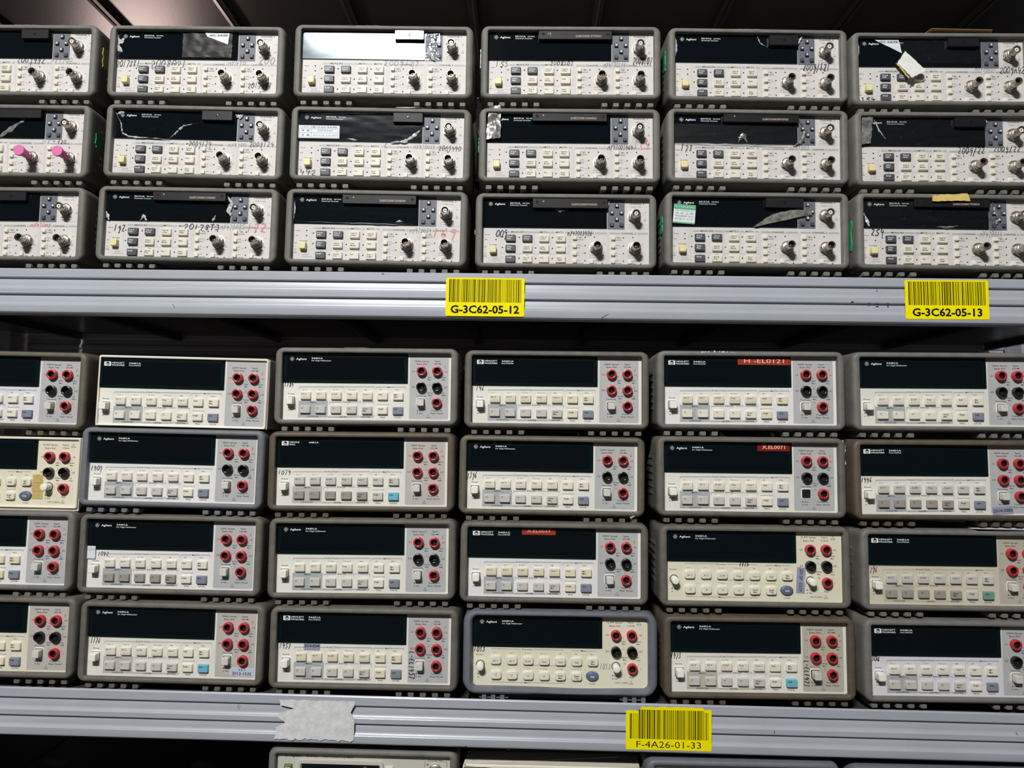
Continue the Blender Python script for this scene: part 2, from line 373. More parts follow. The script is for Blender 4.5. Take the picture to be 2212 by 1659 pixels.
def bnc_mesh(white):
    b = MB()
    b.lathe(0, 0, [(8.6, 0.1), (8.6, -.7), (7.5, -.9)], 0, 28)
    hexa = lambda r: circ(0, 0, r, 6, PI / 6)
    b.loft([hexa(8.0), hexa(8.0), hexa(7.4)], [-.7, -3.0, -3.6], 0, False, True)
    b.lathe(0, 0, [(6.4, -3.5), (6.4, -5.2), (5.6, -5.5), (5.6, -8.0), (4.9, -8.4), (4.9, -17.2), (4.7, -17.6), (4.3, -17.6), (4.2, -17.2), (4.1, -9)], 0, 28)
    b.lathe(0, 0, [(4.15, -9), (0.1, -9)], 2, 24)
    for s in (-1, 1): b.lathe(s * 5.3, 0, [(.1, -14.6), (1.0, -14.3), (1.0, -12.6), (.1, -12.3)], 0, 10)
    if white:
        b.lathe(0, 0, [(2.6, -9), (2.6, -16.0), (1.0, -16.0), (1.0, -13)], 1, 20); b.lathe(0, 0, [(.7, -9), (.7, -15.5), (.3, -16.3)], 0, 12, False, True)
    else:
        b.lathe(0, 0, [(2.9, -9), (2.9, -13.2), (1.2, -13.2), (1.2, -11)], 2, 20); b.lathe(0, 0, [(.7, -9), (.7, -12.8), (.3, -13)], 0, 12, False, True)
    return b.build('bnc_connector', [M_NICK, M_TEF, M_NICKD])
ME['jack'] = jack_mesh(); ME['bncw'] = bnc_mesh(True); ME['bnc'] = bnc_mesh(False)

# ------------------------------------------------------------------ frequency counter face
def cx(p): return (p - 136) * 0.1417 - 106.3
def cz(p): return (846 - p) * 0.1459
def counter_panel():
    b = MB(); Y = YP; y = Y - .08
    b.box(-PW / 2 - 1, PW / 2 + 1, Y, Y + 3, -1, PH + 1, 0)
    def T(t, x, yy, h, mi=1, **k): b.text(t, cx(x), cz(yy), h, y, mi, **k)
    def bar(x0, x1, yy): b.rect(cx(x0), cz(yy) - .8, cx(x1), cz(yy) + .8, y, 3)
    for x0, x1 in ((330, 385), (515, 600), (607, 632), (718, 745), (755, 778), (882, 912)): bar(x0, x1, 558)
    for x0, x1 in ((935, 1020), (1165, 1258), (1282, 1375), (1530, 1628)): bar(x0, x1, 562)
    T('MEASURE', 452, 558, 2.0, w=16.5); T('LIMITS', 675, 558, 2.0, w=11.3); T('MATH', 830, 558, 2.0, w=9.6)
    T('CHANNEL 1', 1092, 562, 2.0, w=18.5); T('CHANNEL 2', 1452, 562, 2.0, w=18.5); T('CHANNEL 3', 1525, 298, 2.0, w=18.5)
    T('100 MHz - 3 GHz', 1520, 325, 1.3, 2)
    def boxl(x0, y0, x1, y1, r=2): b.ribbon(rr((cx(x0) + cx(x1)) / 2, (cz(y0) + cz(y1)) / 2, cx(x1) - cx(x0), cz(y0) - cz(y1), r, 4), .25, y, 3, closed=True)
    boxl(298, 566, 915, 752); boxl(928, 570, 1262, 838); boxl(1275, 570, 1630, 838); boxl(1430, 282, 1632, 520); boxl(195, 785, 345, 820)
    for x in (602, 750): b.ribbon([(cx(x), cz(566)), (cx(x), cz(752))], .25, y, 3)
    T('Remote', 180, 583, 1.25); T('SRQ', 170, 628, 1.25); T('POWER', 235, 676, 1.6, w=9.5); T('ON', 163, 694, 1.4); T('I', 162, 718, 1.5)
    b.ring(cx(162), cz(756), 1.1, .25, y, 1, 120, 420); b.ribbon([(cx(162), cz(752)), (cx(162), cz(741))], .25, y, 1); T('STBY', 163, 778, 1.4)
    T('Utility Menu', 255, 795, 1.1, 2); T('Hold at power up', 265, 810, 1.2, 2)
    T('Local', 540, 761, 1.2); T('Utility', 390, 757, 1.1, 2)
    for x, yy in ((258, 583), (258, 628), (318, 605), (467, 607), (767, 607), (318, 698), (617, 700), (767, 702), (467, 792), (617, 793), (767, 793)):
        b.lathe(cx(x), cz(yy), [(.9, Y - .12), (.9, Y - .1)], 4, 10, True, True)
    for dx in (0, 345):
        for yy, (t1, t2) in zip((608, 680, 747, 815), (('Trigger', 'Sensitivity'), ('50 Ω', '1M Ω'), ('DC', 'AC'), ('X10', 'Attenuate'))):
            T(t1, 993 + dx, yy - 10, 1.35, align='l'); T(t2, 990 + dx, yy + 14, 1.35, align='l')
            b.lathe(cx(1061 + dx), cz(yy - 6), [(.85, Y - .12), (.85, Y - .1)], 4, 10, True, True)
            if yy in (680, 747): b.ribbon([(cx(1020 + dx), cz(yy)), (cx(1052 + dx), cz(yy))], .22, y, 1)
            if yy == 608: b.ribbon([(cx(1000 + dx), cz(yy + 2)), (cx(1045 + dx), cz(yy + 2))], .2, y, 1)
        T('100kHz', 1143 + dx, 808, 1.35, align='l'); T('Filter', 1143 + dx, 831, 1.35, align='l')
        b.lathe(cx(1217 + dx), cz(832), [(.85, Y - .12), (.85, Y - .1)], 4, 10, True, True)
        b.lathe(cx(1146 + dx), cz(598), [(.85, Y - .12), (.85, Y - .1)], 4, 10, True, True)
        ground(b, cx(1234 + dx), cz(655), 1.5, y, 2); warn(b, cx(1228 + dx), cz(730), 1.7, y, 1)
        T('Damage Level', 1100 + dx, 760, 1.3, 2, align='l'); T('5V rms MAX, 50Ω', 1098 + dx, 779, 1.3, 2, align='l')
    ground(b, cx(1603), cz(372), 1.5, y, 2); warn(b, cx(1600), cz(440), 1.7, y, 1)
    T('Damage Level', 1452, 485, 1.3, 2, align='l'); T('5V rms MAX, 50Ω', 1450, 504, 1.3, 2, align='l')
    return b.build('face_plate', [M_PANEL_C, M_INK, M_INKG, M_BRK, M_DARK], smooth=0)
def logo_agilent(b, x, z, y, mi=1):
    star(b, x, z, 2.9, y, mi); b.text('Agilent', x + 5.0, z, 2.35, y, mi, align='l', w=13.4, bold=1.5)
def counter_display():
    b = MB(); x0, x1, z0, z1 = cx(136), cx(1257), cz(523), PH + .8
    b.loft([rr((x0 + x1) / 2, (z0 + z1) / 2, x1 - x0, z1 - z0, .8, 2), rr((x0 + x1) / 2, (z0 + z1) / 2, x1 - x0 - .6, z1 - z0 - .6, .6, 2)], [YP, YP - 1.2], 0, False, True)
    y = YP - 1.27; z = cz(312)
    logo_agilent(b, cx(207), z, y)
    b.text('53131A', cx(382), z + 1.3, 1.7, y, 1, align='l', w=13.2, bold=2); b.text('225 MHz', cx(493), z + 1.2, 1.2, y, 1, align='l', w=9.3, bold=1.5)
    b.text('Universal Counter', cx(382), z - 1.4, 1.4, y, 1, align='l', w=22, bold=1.2)
    return b.build('display_window', [M_DISP, M_WHITE])
def keypad_mesh():
    b = MB(); b.loft([rr((cx(1262) + cx(1416)) / 2, (cz(526) + PH) / 2, cx(1416) - cx(1262), PH - cz(526), .5, 2)] * 2, [YP, YP - .35], 0, False, True)
    y = YP - .42; b.text('+/-', cx(1298), cz(462), 1.2, y, 1, bold=0); b.text('Enter', cx(1388), cz(462), 1.2, y, 1, bold=0)
    b.lathe(cx(1343), cz(380), [(.7, y), (.7, y - .1)], 1, 10, False, True)
    return b.build('keypad_plate', [M_KEYB, M_PENG])
ME['cpanel'] = counter_panel(); ME['cdisp'] = counter_display(); ME['keypad'] = keypad_mesh()
for d in 'udlr': ME['ak' + d] = arrow_key(d)
_b = star_key(); ME['akb'] = _b.build('arrow_button', [BTN['dark'], M_WHITE])
CB = []
for r_, (yy, row) in enumerate(zip((617, 707, 802), ((('Freq &', 'Ratio'), ('Time &', 'Period'), ('Uppr &', 'Lower'), ('Scale &', 'Offset')),
        (('Other', 'Meas'), ('Gate &', 'ExtArm'), ('Limit', 'Modes'), ('Stats',)), (('Recall',), ('Save &', 'Print'), ('Run',), ('Stop /', 'Single'))))):
    for c_, (xx, t) in enumerate(zip((390, 541, 691, 841), row)):
        dk = (r_, c_) in ((0, 0), (0, 1), (1, 0), (2, 0))
        CB.append((button_mesh('function_button', 12.2, 8.6, 3.0, t, 1.75, ink=M_WHITE if dk else M_INK), xx, yy, 'dark' if dk else 'cream'))
ME['small'] = button_mesh('channel_button', 4.9, 4.9, 2.6)
ME['cpower'] = button_mesh('power_button', 8.2, 8.6, 6.0, r=1.2)

# ------------------------------------------------------------------ multimeter faces
def mx(p): return (p - 120) * 0.1351 - 106.3
def mz(x, y): return (735 - (y - (x - 120) * 0.0105)) * 0.1371
def jack_marks(b, y, X, Z, J, low):
    # J: five socket centres (mm)
    (x1, z1), (x2, z2), (x3, z3), (x4, z4), (x5, z5) = J
    xm = (x1 + x2) / 2 + .2; xr = x2 + 8.2
    for xa, za, xt in ((x1, z1, xm), (x2, z2, xr)):
        b.ribbon([(xa + 5.5, za - 2.6), (xt - 1.8, za - 2.6), (xt - .4, za - 3.3), (xt, za - 4.6), (xt, za - 6)], .25, y, 2)
    for xt in (xm, xr):
        b.ribbon([(xt, z3 + 5.6), (xt, z3 + 3.2), (xt - 1.2, z3 + 2), (xt - 3, z3 + 1.6)], .25, y, 2)
    b.ribbon([(xm, z3 + 3.2), (xm + 1.2, z3 + 2), (xm + 3, z3 + 1.6)], .25, y, 2)
    b.ribbon([(x4 - 5.6, z4 - 2.6), (x4 - 7.6, z4 - 2.9), (x4 - 8.4, z4 - 5)], .25, y, 2)
    b.ribbon([(x4 + 5.6, z4 - 2.6), (xr - .6, z4 - 2.9), (xr, z4 - 5)], .25, y, 2)
    b.ribbon([(xr, z5 + 5.2), (xr, z5 + 2.6), (xr - 1.8, z5 + 1)], .25, y, 2)
    h = 1.55
    b.text('200V', xm, z1 - 8.0, h, y, 2, w=5.4); b.text('Max', xm, z1 - 10.8, h, y, 2, w=4.2)
    b.text('1000V', xr, z1 - 8.0, h, y, 2, w=6.4); b.text('Max', xr, z1 - 10.8, h, y, 2, w=4.2)
    b.text('500Vpk', x4 - 8.6, z4 - 7.4, h, y, 2, w=7.6); b.text('Max', x4 - 8.6, z4 - 10.2, h, y, 2, w=4.2)
    b.text('3A', xr, z4 - 7.6, h, y, 2, w=3.0); b.text('rms' if low else 'RMS', xr, z4 - 10.4, h, y, 2, w=4.8)
    ground(b, x4 - 8.4, z4 - 14.6, 2.0, y, 3)
    b.text('HI', x1 - 10.2, z1 - .4, 2.1, y, 4, w=3.2); b.text('HI', x2 + 10.8, z2 - .6, 2.1, y, 4, w=3.2)
    b.text('LO', x3 - 10.2, z3, 2.2, y, 2, w=4.0); b.text('LO', x4 + 10.8, z4 - .2, 2.2, y, 2, w=4.0)
    b.text('I', x5 + 10, z5 - .8, 2.0, y, 4)
JC = [(mx(1415), mz(1415, 291)), (mx(1561), mz(1561, 293)), (mx(1415), mz(1415, 437)), (mx(1561), mz(1561, 439)), (mx(1561), mz(1561, 583))]
def classic_panel(white_margin=True):
    b = MB(); Y = YP; y = Y - .1
    b.box(-PW / 2 - 1, PW / 2 + 1, Y, Y + 3, -1, PH + 1, 0)
    def T(t, x, yy, h, mi=2, **k): b.text(t, mx(x), mz(x, yy), h, y, mi, **k)
    # terminal area
    b.poly(rr((mx(1304) + mx(1668)) / 2, (mz(1500, 735) + PH) / 2, mx(1668) - mx(1304), PH - mz(1500, 735), 1.2, 3), Y - .04, 1)
    T('Ω4W Sense/', 1418, 199, 1.9, w=18.2); T('Ratio Ref', 1416, 225, 1.9, w=13); T('Input', 1563, 199, 1.9, w=6.8); T('VΩ', 1545, 225, 1.9, w=4.6)
    diode(b, mx(1583), mz(1583, 225), 2.4, y, 2); bolt(b, mx(1634), mz(1634, 252), 2.7, y, 4)
    jack_marks(b, y, mx, mz, JC, False)
    T('Terminals', 1413, 520, 1.7, w=12.8); inout(b, mx(1383), mz(1383, 655), y, 2, 'Front', 'Rear', 3.2)
    T('Fused on', 1563, 655, 1.7, w=13); T('Rear Panel', 1563, 680, 1.7, w=15.5); warn(b, mx(1483), mz(1483, 708), 2.2, y, 2)
    b.ribbon([(mx(1561), mz(1561, 628)), (mx(1561), mz(1561, 645))], .25, y, 2)
    # bracket bars
    def br(x0, x1, yy, up=False, gap=None):
        segs = [(x0, gap[0]), (gap[1], x1)] if gap else [(x0, x1)]
        for a, c in segs: b.add([(mx(a), y, mz(a, yy) - .6), (mx(c), y, mz(c, yy) - .6), (mx(c), y, mz(c, yy) + .6), (mx(a), y, mz(a, yy) + .6)], [(0, 1, 2, 3)], 5)
        s = 1 if up else -1
        for a in (x0, x1): b.ribbon([(mx(a), mz(a, yy) + s * .4), (mx(a), mz(a, yy) + s * 2.8)], .5, y, 5)
    br(273, 977, 435, gap=(560, 697)); br(990, 1266, 438, gap=(1090, 1172)); br(556, 975, 575, gap=(672, 866))
    T('FUNCTION', 628, 435, 1.75, w=17); T('MATH', 1131, 439, 1.75, w=9.2); T('RANGE /', 727, 574, 1.75, w=12); T('DIGITS', 818, 574, 1.75, 3, w=9.6)
    b.poly([(mx(270), mz(270, 563)), (mx(270), mz(270, 716)), (mx(543), mz(543, 716)), (mx(543), mz(543, 563))], Y - .05, 5)
    T('MENU', 408, 577, 1.75, w=8.2); T('CHOICES', 407, 708, 1.75, w=14.6)
    def low(x0, x1, t, w):
        xm = (x0 + x1) / 2; b.poly([(mx(x0), mz(x0, 719)), (mx(x1), mz(x1, 719)), (mx(x1), mz(x1, 704)), (mx(x0), mz(x0, 704))], Y - .05, 5)
        T(t, xm, 712, 1.75, w=w)
    low(546, 833, 'LEVEL', 9.8); low(839, 973, 'ENTER', 10.6)
    b.ribbon([(mx(973), mz(973, 704)), (mx(973), mz(973, 690))], .5, y, 5); b.ribbon([(mx(836), mz(836, 704)), (mx(836), mz(836, 690))], .4, y, 5)
    T('TRIG', 1057, 717, 1.7, w=6.6); T('LOCAL', 1200, 718, 1.7, w=8.8)
    for t, x, w in (('DC I', 325, 6.4), ('AC I', 470, 6.4), ('Ω 4W', 617, 7.6), ('Period', 765, 8.8), ('dB', 1033, 3.6), ('dBm', 1187, 5.8)): T(t, x, 462, 1.7, 3, w=w)
    diode(b, mx(893), mz(893, 463), 2.5, y, 3)
    T('On/Off', 336, 588, 1.6, 3, w=10); T('Recall', 476, 590, 1.6, 3, w=8.4); T('4', 592, 591, 1.4, 3); T('5', 737, 593, 1.4, 3); T('6', 880, 596, 1.4, 3); T('Auto/Hold', 1058, 598, 1.7, 3, w=14.6)
    T('Power', 200, 497, 1.7, w=8.4); inout(b, mx(178), mz(178, 622), y, 2, 'Off', 'On', 3.4)
    for x, yy in ((200, 563), (1413, 582)):
        b.loft([rr(mx(x), mz(x, yy), 12.4, 12.6, 2.2, 3), rr(mx(x), mz(x, yy), 11.6, 11.8, 2, 3), rr(mx(x), mz(x, yy), 10.6, 10.8, 1.6, 3)], [Y, Y - .7, Y - .7], 6, False, False)
        b.poly(rr(mx(x), mz(x, yy), 10.6, 10.8, 1.6, 3), Y - .3, 7)
    return b.build('face_plate', [PAN['ivory'], JPN['grey'], M_INK, M_INKB, M_INKR, M_BRK, BTN['pwhite'], M_DARK], smooth=0)
def logo_hp(b, x, z, y, worn):
    b.poly(rr(x, z, 8.6, 5.4, .7, 3), y, 1); b.poly(circ(x, z, 2.35, 20), y - .03, 0); b.text('hp', x, z - .15, 2.4, y - .06, 1, bold=2, shear=.25)
    t1, t2 = ('HEWLE  ', 'PAC') if worn else ('HEWLETT', 'PACKARD')
    b.text(t1, x + 5.5, z + 1.35, 1.7, y, 1, align='l', w=12.0 if worn else 15.6, bold=2.2); b.text(t2, x + 5.5, z - 1.5, 1.7, y, 1, align='l', w=7 if worn else 16, bold=2.2)
def meter_display(kind):
    b = MB(); x0, x1, z0, z1 = -PW / 2, mx(1288), mz(122, 392), PH + .8
    b.loft([rr((x0 + x1) / 2, (z0 + z1) / 2, x1 - x0, z1 - z0, .6, 2), rr((x0 + x1) / 2, (z0 + z1) / 2, x1 - x0 - .5, z1 - z0 - .5, .5, 2)], [YP, YP - 1.4], 0, False, True)
    y = YP - 1.48; z = PH - 7.0 - 1
    b.ribbon(rr((x0 + x1) / 2, (z0 + z1) / 2 - 1, x1 - x0 - 6, z1 - z0 - 6, 1, 2), 3.6, y + .03, 2, closed=True)
    if kind == 'a':
        logo_agilent(b, mx(201), z + .2, y); b.text('34401A', mx(382), z + 1.2, 1.8, y, 1, align='l', w=14.4, bold=2); b.text('6½ Digit Multimeter', mx(382), z - 1.7, 1.5, y, 1, align='l', w=25, bold=1)
    else:
        logo_hp(b, mx(196), z, y, kind == 'w'); b.text('34401A' if kind != 'w' else '4401A', mx(395 if kind != 'w' else 412), z + 1.2, 1.8, y, 1, align='l', w=15 if kind != 'w' else 12.4, bold=2)
        if kind != 'w': b.text('MULTIMETER', mx(395), z - 1.6, 1.4, y, 1, align='l', w=15, bold=1)
    return b.build('display_window', [M_DISP, M_WHITE, M_DISPE])
def nx(p): return (p - 165) * 0.1399 - 106.3
def nz(x, y): return (745 + (x - 165) * 0.0155 - y) * 0.1398
JN = [(nx(1410), nz(1410, 312)), (nx(1547), nz(1547, 313)), (nx(1411), nz(1411, 453)), (nx(1549), nz(1549, 453)), (nx(1552), nz(1552, 596))]
def soft_panel():
    b = MB(); Y = YP; y = Y - .1
    b.box(-PW / 2 - 1, PW / 2 + 1, Y, Y + 3, -4, PH + 1, 0)
    def T(t, x, yy, h, mi=2, **k): b.text(t, nx(x), nz(x, yy), h, y, mi, **k)
    T('Ω 4W Sense/', 1403, 207, 2.0, w=18.5, bold=.4); T('Ratio Ref', 1403, 237, 2.0, w=13, bold=.4); T('Input', 1541, 207, 2.0, w=7.2, bold=.4); T('V Ω', 1527, 237, 2.0, w=5.4, bold=.6)
    diode(b, nx(1562), nz(1562, 237), 1.9, y, 2); warn(b, nx(1613), nz(1613, 212), 2.7, y, 2)
    jack_marks(b, y, nx, nz, JN, True)
    inout(b, nx(1384), nz(1384, 660), y, 2, 'Front', 'Rear', 3.4); T('Rear', 1552, 673, 1.7, w=5.8); T('CAT II (300V)', 1463, 720, 1.8, w=15.4, bold=.3); warn(b, nx(1545), nz(1545, 718), 2.3, y, 2)
    b.ribbon([(nx(1535), nz(1535, 645)), (nx(1540), nz(1540, 655)), (nx(1566), nz(1566, 655)), (nx(1571), nz(1571, 645))], .25, y, 2)
    def ln(x0, x1, yy0, yy1): b.ribbon([(nx(x0), nz(x0, yy0)), (nx(x1), nz(x1, yy1))], .3, y, 2)
    ln(327, 590, 431, 436); ln(692, 960, 438, 443); ln(1028, 1098, 448, 449); ln(1166, 1240, 450, 452); T('Function', 643, 438, 1.8, w=12.2, bold=.5); T('Math', 1133, 450, 1.8, w=7.4, bold=.5)
    ln(610, 750, 573, 575); ln(822, 960, 577, 579); T('Range', 785, 576, 1.7, w=8.4, bold=.5); ln(330, 612, 714, 720); ln(680, 965, 721, 727); T('Menu', 645, 721, 1.8, w=8, bold=.5)
    for t, x, yy, w in (('DC I', 365, 467, 5.6), ('AC I', 507, 469, 5.6), ('Ω 4W', 645, 472, 7.4), ('Period', 785, 474, 8.4), ('dB', 1065, 478, 3.6), ('dBm', 1204, 480, 5.6), ('4 Digit', 645, 599, 8.6), ('5 Digit', 787, 602, 8.6), ('6 Digit', 928, 604, 8.6),
                        ('Auto/Hold', 1068, 605, 12), ('On/Off', 367, 699, 8.4), ('Recall', 508, 704, 7.8)): T(t, x, yy, 1.6, 3, w=w, bold=.5)
    diode(b, nx(928), nz(928, 476), 1.8, y, 3); T('Enter', 928, 710, 1.7, w=6.6, bold=.5); T('Local', 1207, 727, 1.7, w=6.8, bold=.5)
    T('Power', 228, 481, 1.8, w=8.8, bold=.4); inout(b, nx(216), nz(216, 645), y, 2, '0', 'I', 3.6, 5.0)
    for x, yy in ((233, 566), (1412, 582)):
        b.lathe(nx(x), nz(x, yy), [(7.4, Y), (7.3, Y - .5), (6.7, Y - .5), (5.6, Y - .04)], 0, 32); b.lathe(nx(x), nz(x, yy), [(5.4, Y - .06), (5.4, Y - .05)], 5, 24, True, False)
    return b.build('face_plate', [PAN['cream'], JPN['grey'], M_INK, M_INKG, M_INKR, M_DARK], smooth=0)
ME['mpanel'] = classic_panel(); ME['spanel'] = soft_panel()
for k_ in 'ahw': ME['mdisp' + k_] = meter_display(k_)
CL = []   # classic keys: mesh, x, z, role
for t, x, yy in ((('DC V',), 337, 515), (('AC V',), 480, 515), (('Ω 2W',), 622, 517), (('Freq',), 768, 518), (('Cont',), 912, 520), (('Null',), 1055, 522), (('Min', 'Max'), 1200, 524)):
    CL.append((button_mesh('function_button', 12.6, 9.2, 3.2, t, 1.9, strip=x < 1000), mx(x), mz(x, yy), 'top'))
for t, c, x, yy in ((None, '<', 335, 642), (None, '>', 478, 643), (None, 'v', 622, 645), (None, '^', 768, 648), (('Auto/', 'Man'), None, 912, 651), (('Single',), None, 1056, 654), (('Shift',), None, 1200, 657)):
    CL.append((button_mesh('function_button', 12.6, 9.2, 3.2, t, 1.9, chev=c), mx(x), mz(x, yy), 'low' if x < 1000 else ('single' if x < 1100 else 'shift')))
SL = []
for t, x, yy in ((('DC V',), 367, 524), (('AC V',), 508, 526), (('Ω 2W',), 648, 529), (('Freq',), 789, 532), (('Cont',), 930, 536), (('Null',), 1070, 538), (('Min', 'Max'), 1210, 540)):
    SL.append((button_mesh('function_button', 12.4, 9.4, 3.2, t, 1.9, align='c', r=2.4, dz=-.6), nx(x), nz(x, yy), 'top'))
for t, c, x, yy in ((None, '<', 370, 650), (None, '>', 510, 653), (None, 'v', 650, 656), (None, '^', 790, 659), (('Auto/', 'Man'), None, 930, 661), (('Single', 'Trig'), None, 1070, 664)):
    SL.append((button_mesh('function_button', 12.4, 9.4, 3.2, t, 1.9, chev=c, align='c', r=2.4, dz=-.4), nx(x), nz(x, yy), 'top'))
_b = MB()
def _ov(k): return [(7.6 * k * math.cos(2 * PI * i / 32), 5.5 * k * math.sin(2 * PI * i / 32)) for i in range(32)]
_b.loft([_ov(1.06), _ov(1), _ov(.93), _ov(.8)], [.2, -1.6, -2.5, -2.9], 0, False, True); _b.text('Shift', 0, -.2, 1.9, -2.98, 1, bold=2)
ME['oval'] = _b.build('shift_button', [BTN['navy'], M_WHITE]); SL.append((ME['oval'], nx(1207), nz(1207, 662), 'shift'))
ME['mpower'] = button_mesh('power_button', 8.6, 8.8, 9.5, r=1.4); ME['mterm'] = button_mesh('terminals_button', 8.4, 8.6, 8.8, r=1.2)
ME['knob'] = button_mesh('power_button', 9.0, 9, 11, round_=True)

# ------------------------------------------------------------------ handwriting
ST = {'0': [[(.3, 1), (.05, .75), (.0, .4), (.15, .02), (.4, .05), (.6, .4), (.58, .8), (.3, 1)]], '1': [[(.28, 1), (.22, 0)]],
 '2': [[(.05, .8), (.25, 1), (.5, .85), (.45, .55), (.02, .05), (.3, .08), (.6, .0)]], '3': [[(.05, .95), (.5, .95), (.22, .6), (.5, .4), (.4, .05), (.0, .05)]],
 '4': [[(.2, 1), (.0, .45), (.6, .5)], [(.45, .8), (.4, -.1)]], '5': [[(.6, 1), (.15, .98), (.08, .6), (.45, .55), (.5, .2), (.2, 0), (.0, .08)]],
 '6': [[(.45, 1), (.1, .55), (.05, .15), (.35, .0), (.5, .25), (.3, .45), (.08, .3)]], '7': [[(.0, .9), (.55, .95), (.35, .5), (.22, -.1)]],
 '8': [[(.5, .9), (.2, .98), (.08, .75), (.5, .3), (.35, .0), (.05, .15), (.4, .65), (.5, .9)]], '9': [[(.5, .85), (.25, 1), (.05, .7), (.3, .5), (.5, .8), (.42, .3), (.3, -.3)]],
 '/': [[(.45, 1.05), (.05, -.1)]], '-': [[(.1, .5), (.5, .5)]], 'Z': [[(.0, .95), (.55, .95), (.05, .05), (.6, .08)]], 'L': [[(.1, 1), (.05, .05), (.5, .1)]],
 'E': [[(.5, .95), (.1, .9), (.05, .05), (.55, .05)], [(.08, .5), (.42, .52)]], 'M': [[(.0, 0), (.12, .9), (.28, .3), (.42, .95), (.6, 0)]], 'Y': [[(.0, 1), (.25, .5)], [(.55, 1), (.1, -.1)]],
 'b': [[(.12, 1), (.08, .05), (.4, .05), (.42, .4), (.1, .42)]], 'A': [[(.0, 0), (.3, 1), (.55, 0)], [(.1, .4), (.5, .42)]], 'T': [[(.0, .95), (.6, .98)], [(.32, .95), (.25, 0)]], '(': [[(.35, 1.1), (.1, .5), (.35, -.1)]], ' ': []}
def writing(s, x0, x1, z0, z1, pen='pen', w=.55, rot=0.0):
    b = MB(); n = len(s); ch = (x1 - x0) / n if not rot else (z1 - z0) / n; H = (z1 - z0) if not rot else (x1 - x0)
    rg = random.Random(s); y = YP - .16
    for i, c in enumerate(s):
        jz = rg.uniform(-.08, .08) * H; jw = rg.uniform(.85, 1.1) * ch * 1.25; jh = H * rg.uniform(.95, 1.15); sh = .28
        for st in ST.get(c, []):
            pts = []
            # smooth each stroke a little
            for k in range(len(st) - 1):
                for t in (0, .5): pts.append((st[k][0] + (st[k + 1][0] - st[k][0]) * t, st[k][1] + (st[k + 1][1] - st[k][1]) * t))
            pts.append(st[-1]); P2 = []
            for k, p in enumerate(pts):
                if 0 < k < len(pts) - 1: p = ((pts[k - 1][0] + 2 * p[0] + pts[k + 1][0]) / 4, (pts[k - 1][1] + 2 * p[1] + pts[k + 1][1]) / 4)
                a = i * ch + p[0] * jw + (p[1] - .3) * H * sh * .6; c2 = jz + p[1] * jh
                P2.append((x0 + a, z0 + c2) if not rot else (x0 + c2, z1 - a))
            b.ribbon(P2, w * 1.6 * rg.uniform(.8, 1.15), y, 0)
    return b.build('pen_writing', [{'pen': M_PEN, 'grey': M_PENG, 'red': M_PENR, 'ink': M_INK}[pen]], smooth=0)

# ------------------------------------------------------------------ stickers, tags, films (all children of one instrument)
def sheet(name, pts, y, mi_mat, amp=0.0, thick=0.25, n=14, seed=1, curl=None):
    """crumpled thin sheet with real thickness inside a quad: pts TL TR BR BL (mm)"""
    rg = random.Random(seed); b = MB(); g = []
    TL, TR, BR, BL = pts
    ph = [rg.uniform(0, 6) for _ in range(6)]
    for j in range(n + 1):
        v = j / n
        for i in range(n + 1):
            u = i / n
            ax = TL[0] + (TR[0] - TL[0]) * u; az = TL[1] + (TR[1] - TL[1]) * u
            bx = BL[0] + (BR[0] - BL[0]) * u; bz = BL[1] + (BR[1] - BL[1]) * u
            x = ax + (bx - ax) * v; z = az + (bz - az) * v
            if amp and (i in (0, n) or j in (0, n)): x += rg.uniform(-1, 1) * min(.5, amp * .8); z += rg.uniform(-1, 1) * min(.5, amp * .8)
            dy = amp * (.55 + .9 * noise.noise((x * .09 + seed * 7, z * .13, 0)) + .5 * abs(noise.noise((x * .3, z * .26 + seed, 3))) + .25 * noise.noise((x * .8, z * .9, seed)))
            if curl: dy += curl(u, v)
            g.append((x, y - dy, z))
    N = (n + 1) ** 2; fs = []
    for j in range(n):
        for i in range(n): a = j * (n + 1) + i; fs.append((a, a + n + 1, a + n + 2, a + 1))
    b.add(g, fs, 0)
    if thick:
        b.add([(p[0], p[1] + thick, p[2]) for p in g], [tuple(reversed(f)) for f in fs], 0)
        E_ = [i for i in range(n)] + [i * (n + 1) + n for i in range(n)] + [n * (n + 1) + n - i for i in range(n)] + [(n - i) * (n + 1) for i in range(n)]
        for k in range(len(E_)): a, c = E_[k], E_[(k + 1) % len(E_)]; b.f.append((a, c, c + N, a + N)); b.m.append(0)
    return b.build(name, [mi_mat], smooth=50)
def tag_long(x0, z0, x1, z1, num):
    b = MB(); cxx, czz = (x0 + x1) / 2, (z0 + z1) / 2; w, h = x1 - x0, z1 - z0
    b.loft([rr(cxx, czz, w, h, 1.0, 3), rr(cxx, czz, w, h, 1.0, 3), rr(cxx, czz, w - .8, h - .8, .8, 3)], [5.4, 1.0, .6], 0, False, True)
    for xx in (x0 + 6, x1 - 5): b.lathe(xx, czz + 1, [(1.9, .55), (1.9, .5)], 1, 16, False, True)
    b.text(num, x1 - 13.5, czz - 1.4, 2.7, .5, 2, align='r', w=33, bold=0)
    b.text('I E', x0 + 14, czz + 1.5, 3, .5, 2, bold=0) if num.endswith('1070000') else b.lathe(x0 + 14, czz + 2, [(.9, .55), (.9, .3), (.5, .2)], 2 if not num.endswith('790000') else 1, 8, False, True)
    return b.build('asset_tag', [M_TAG, M_DARK, mat('tag_number', (196, 178, 158), 0.5)])
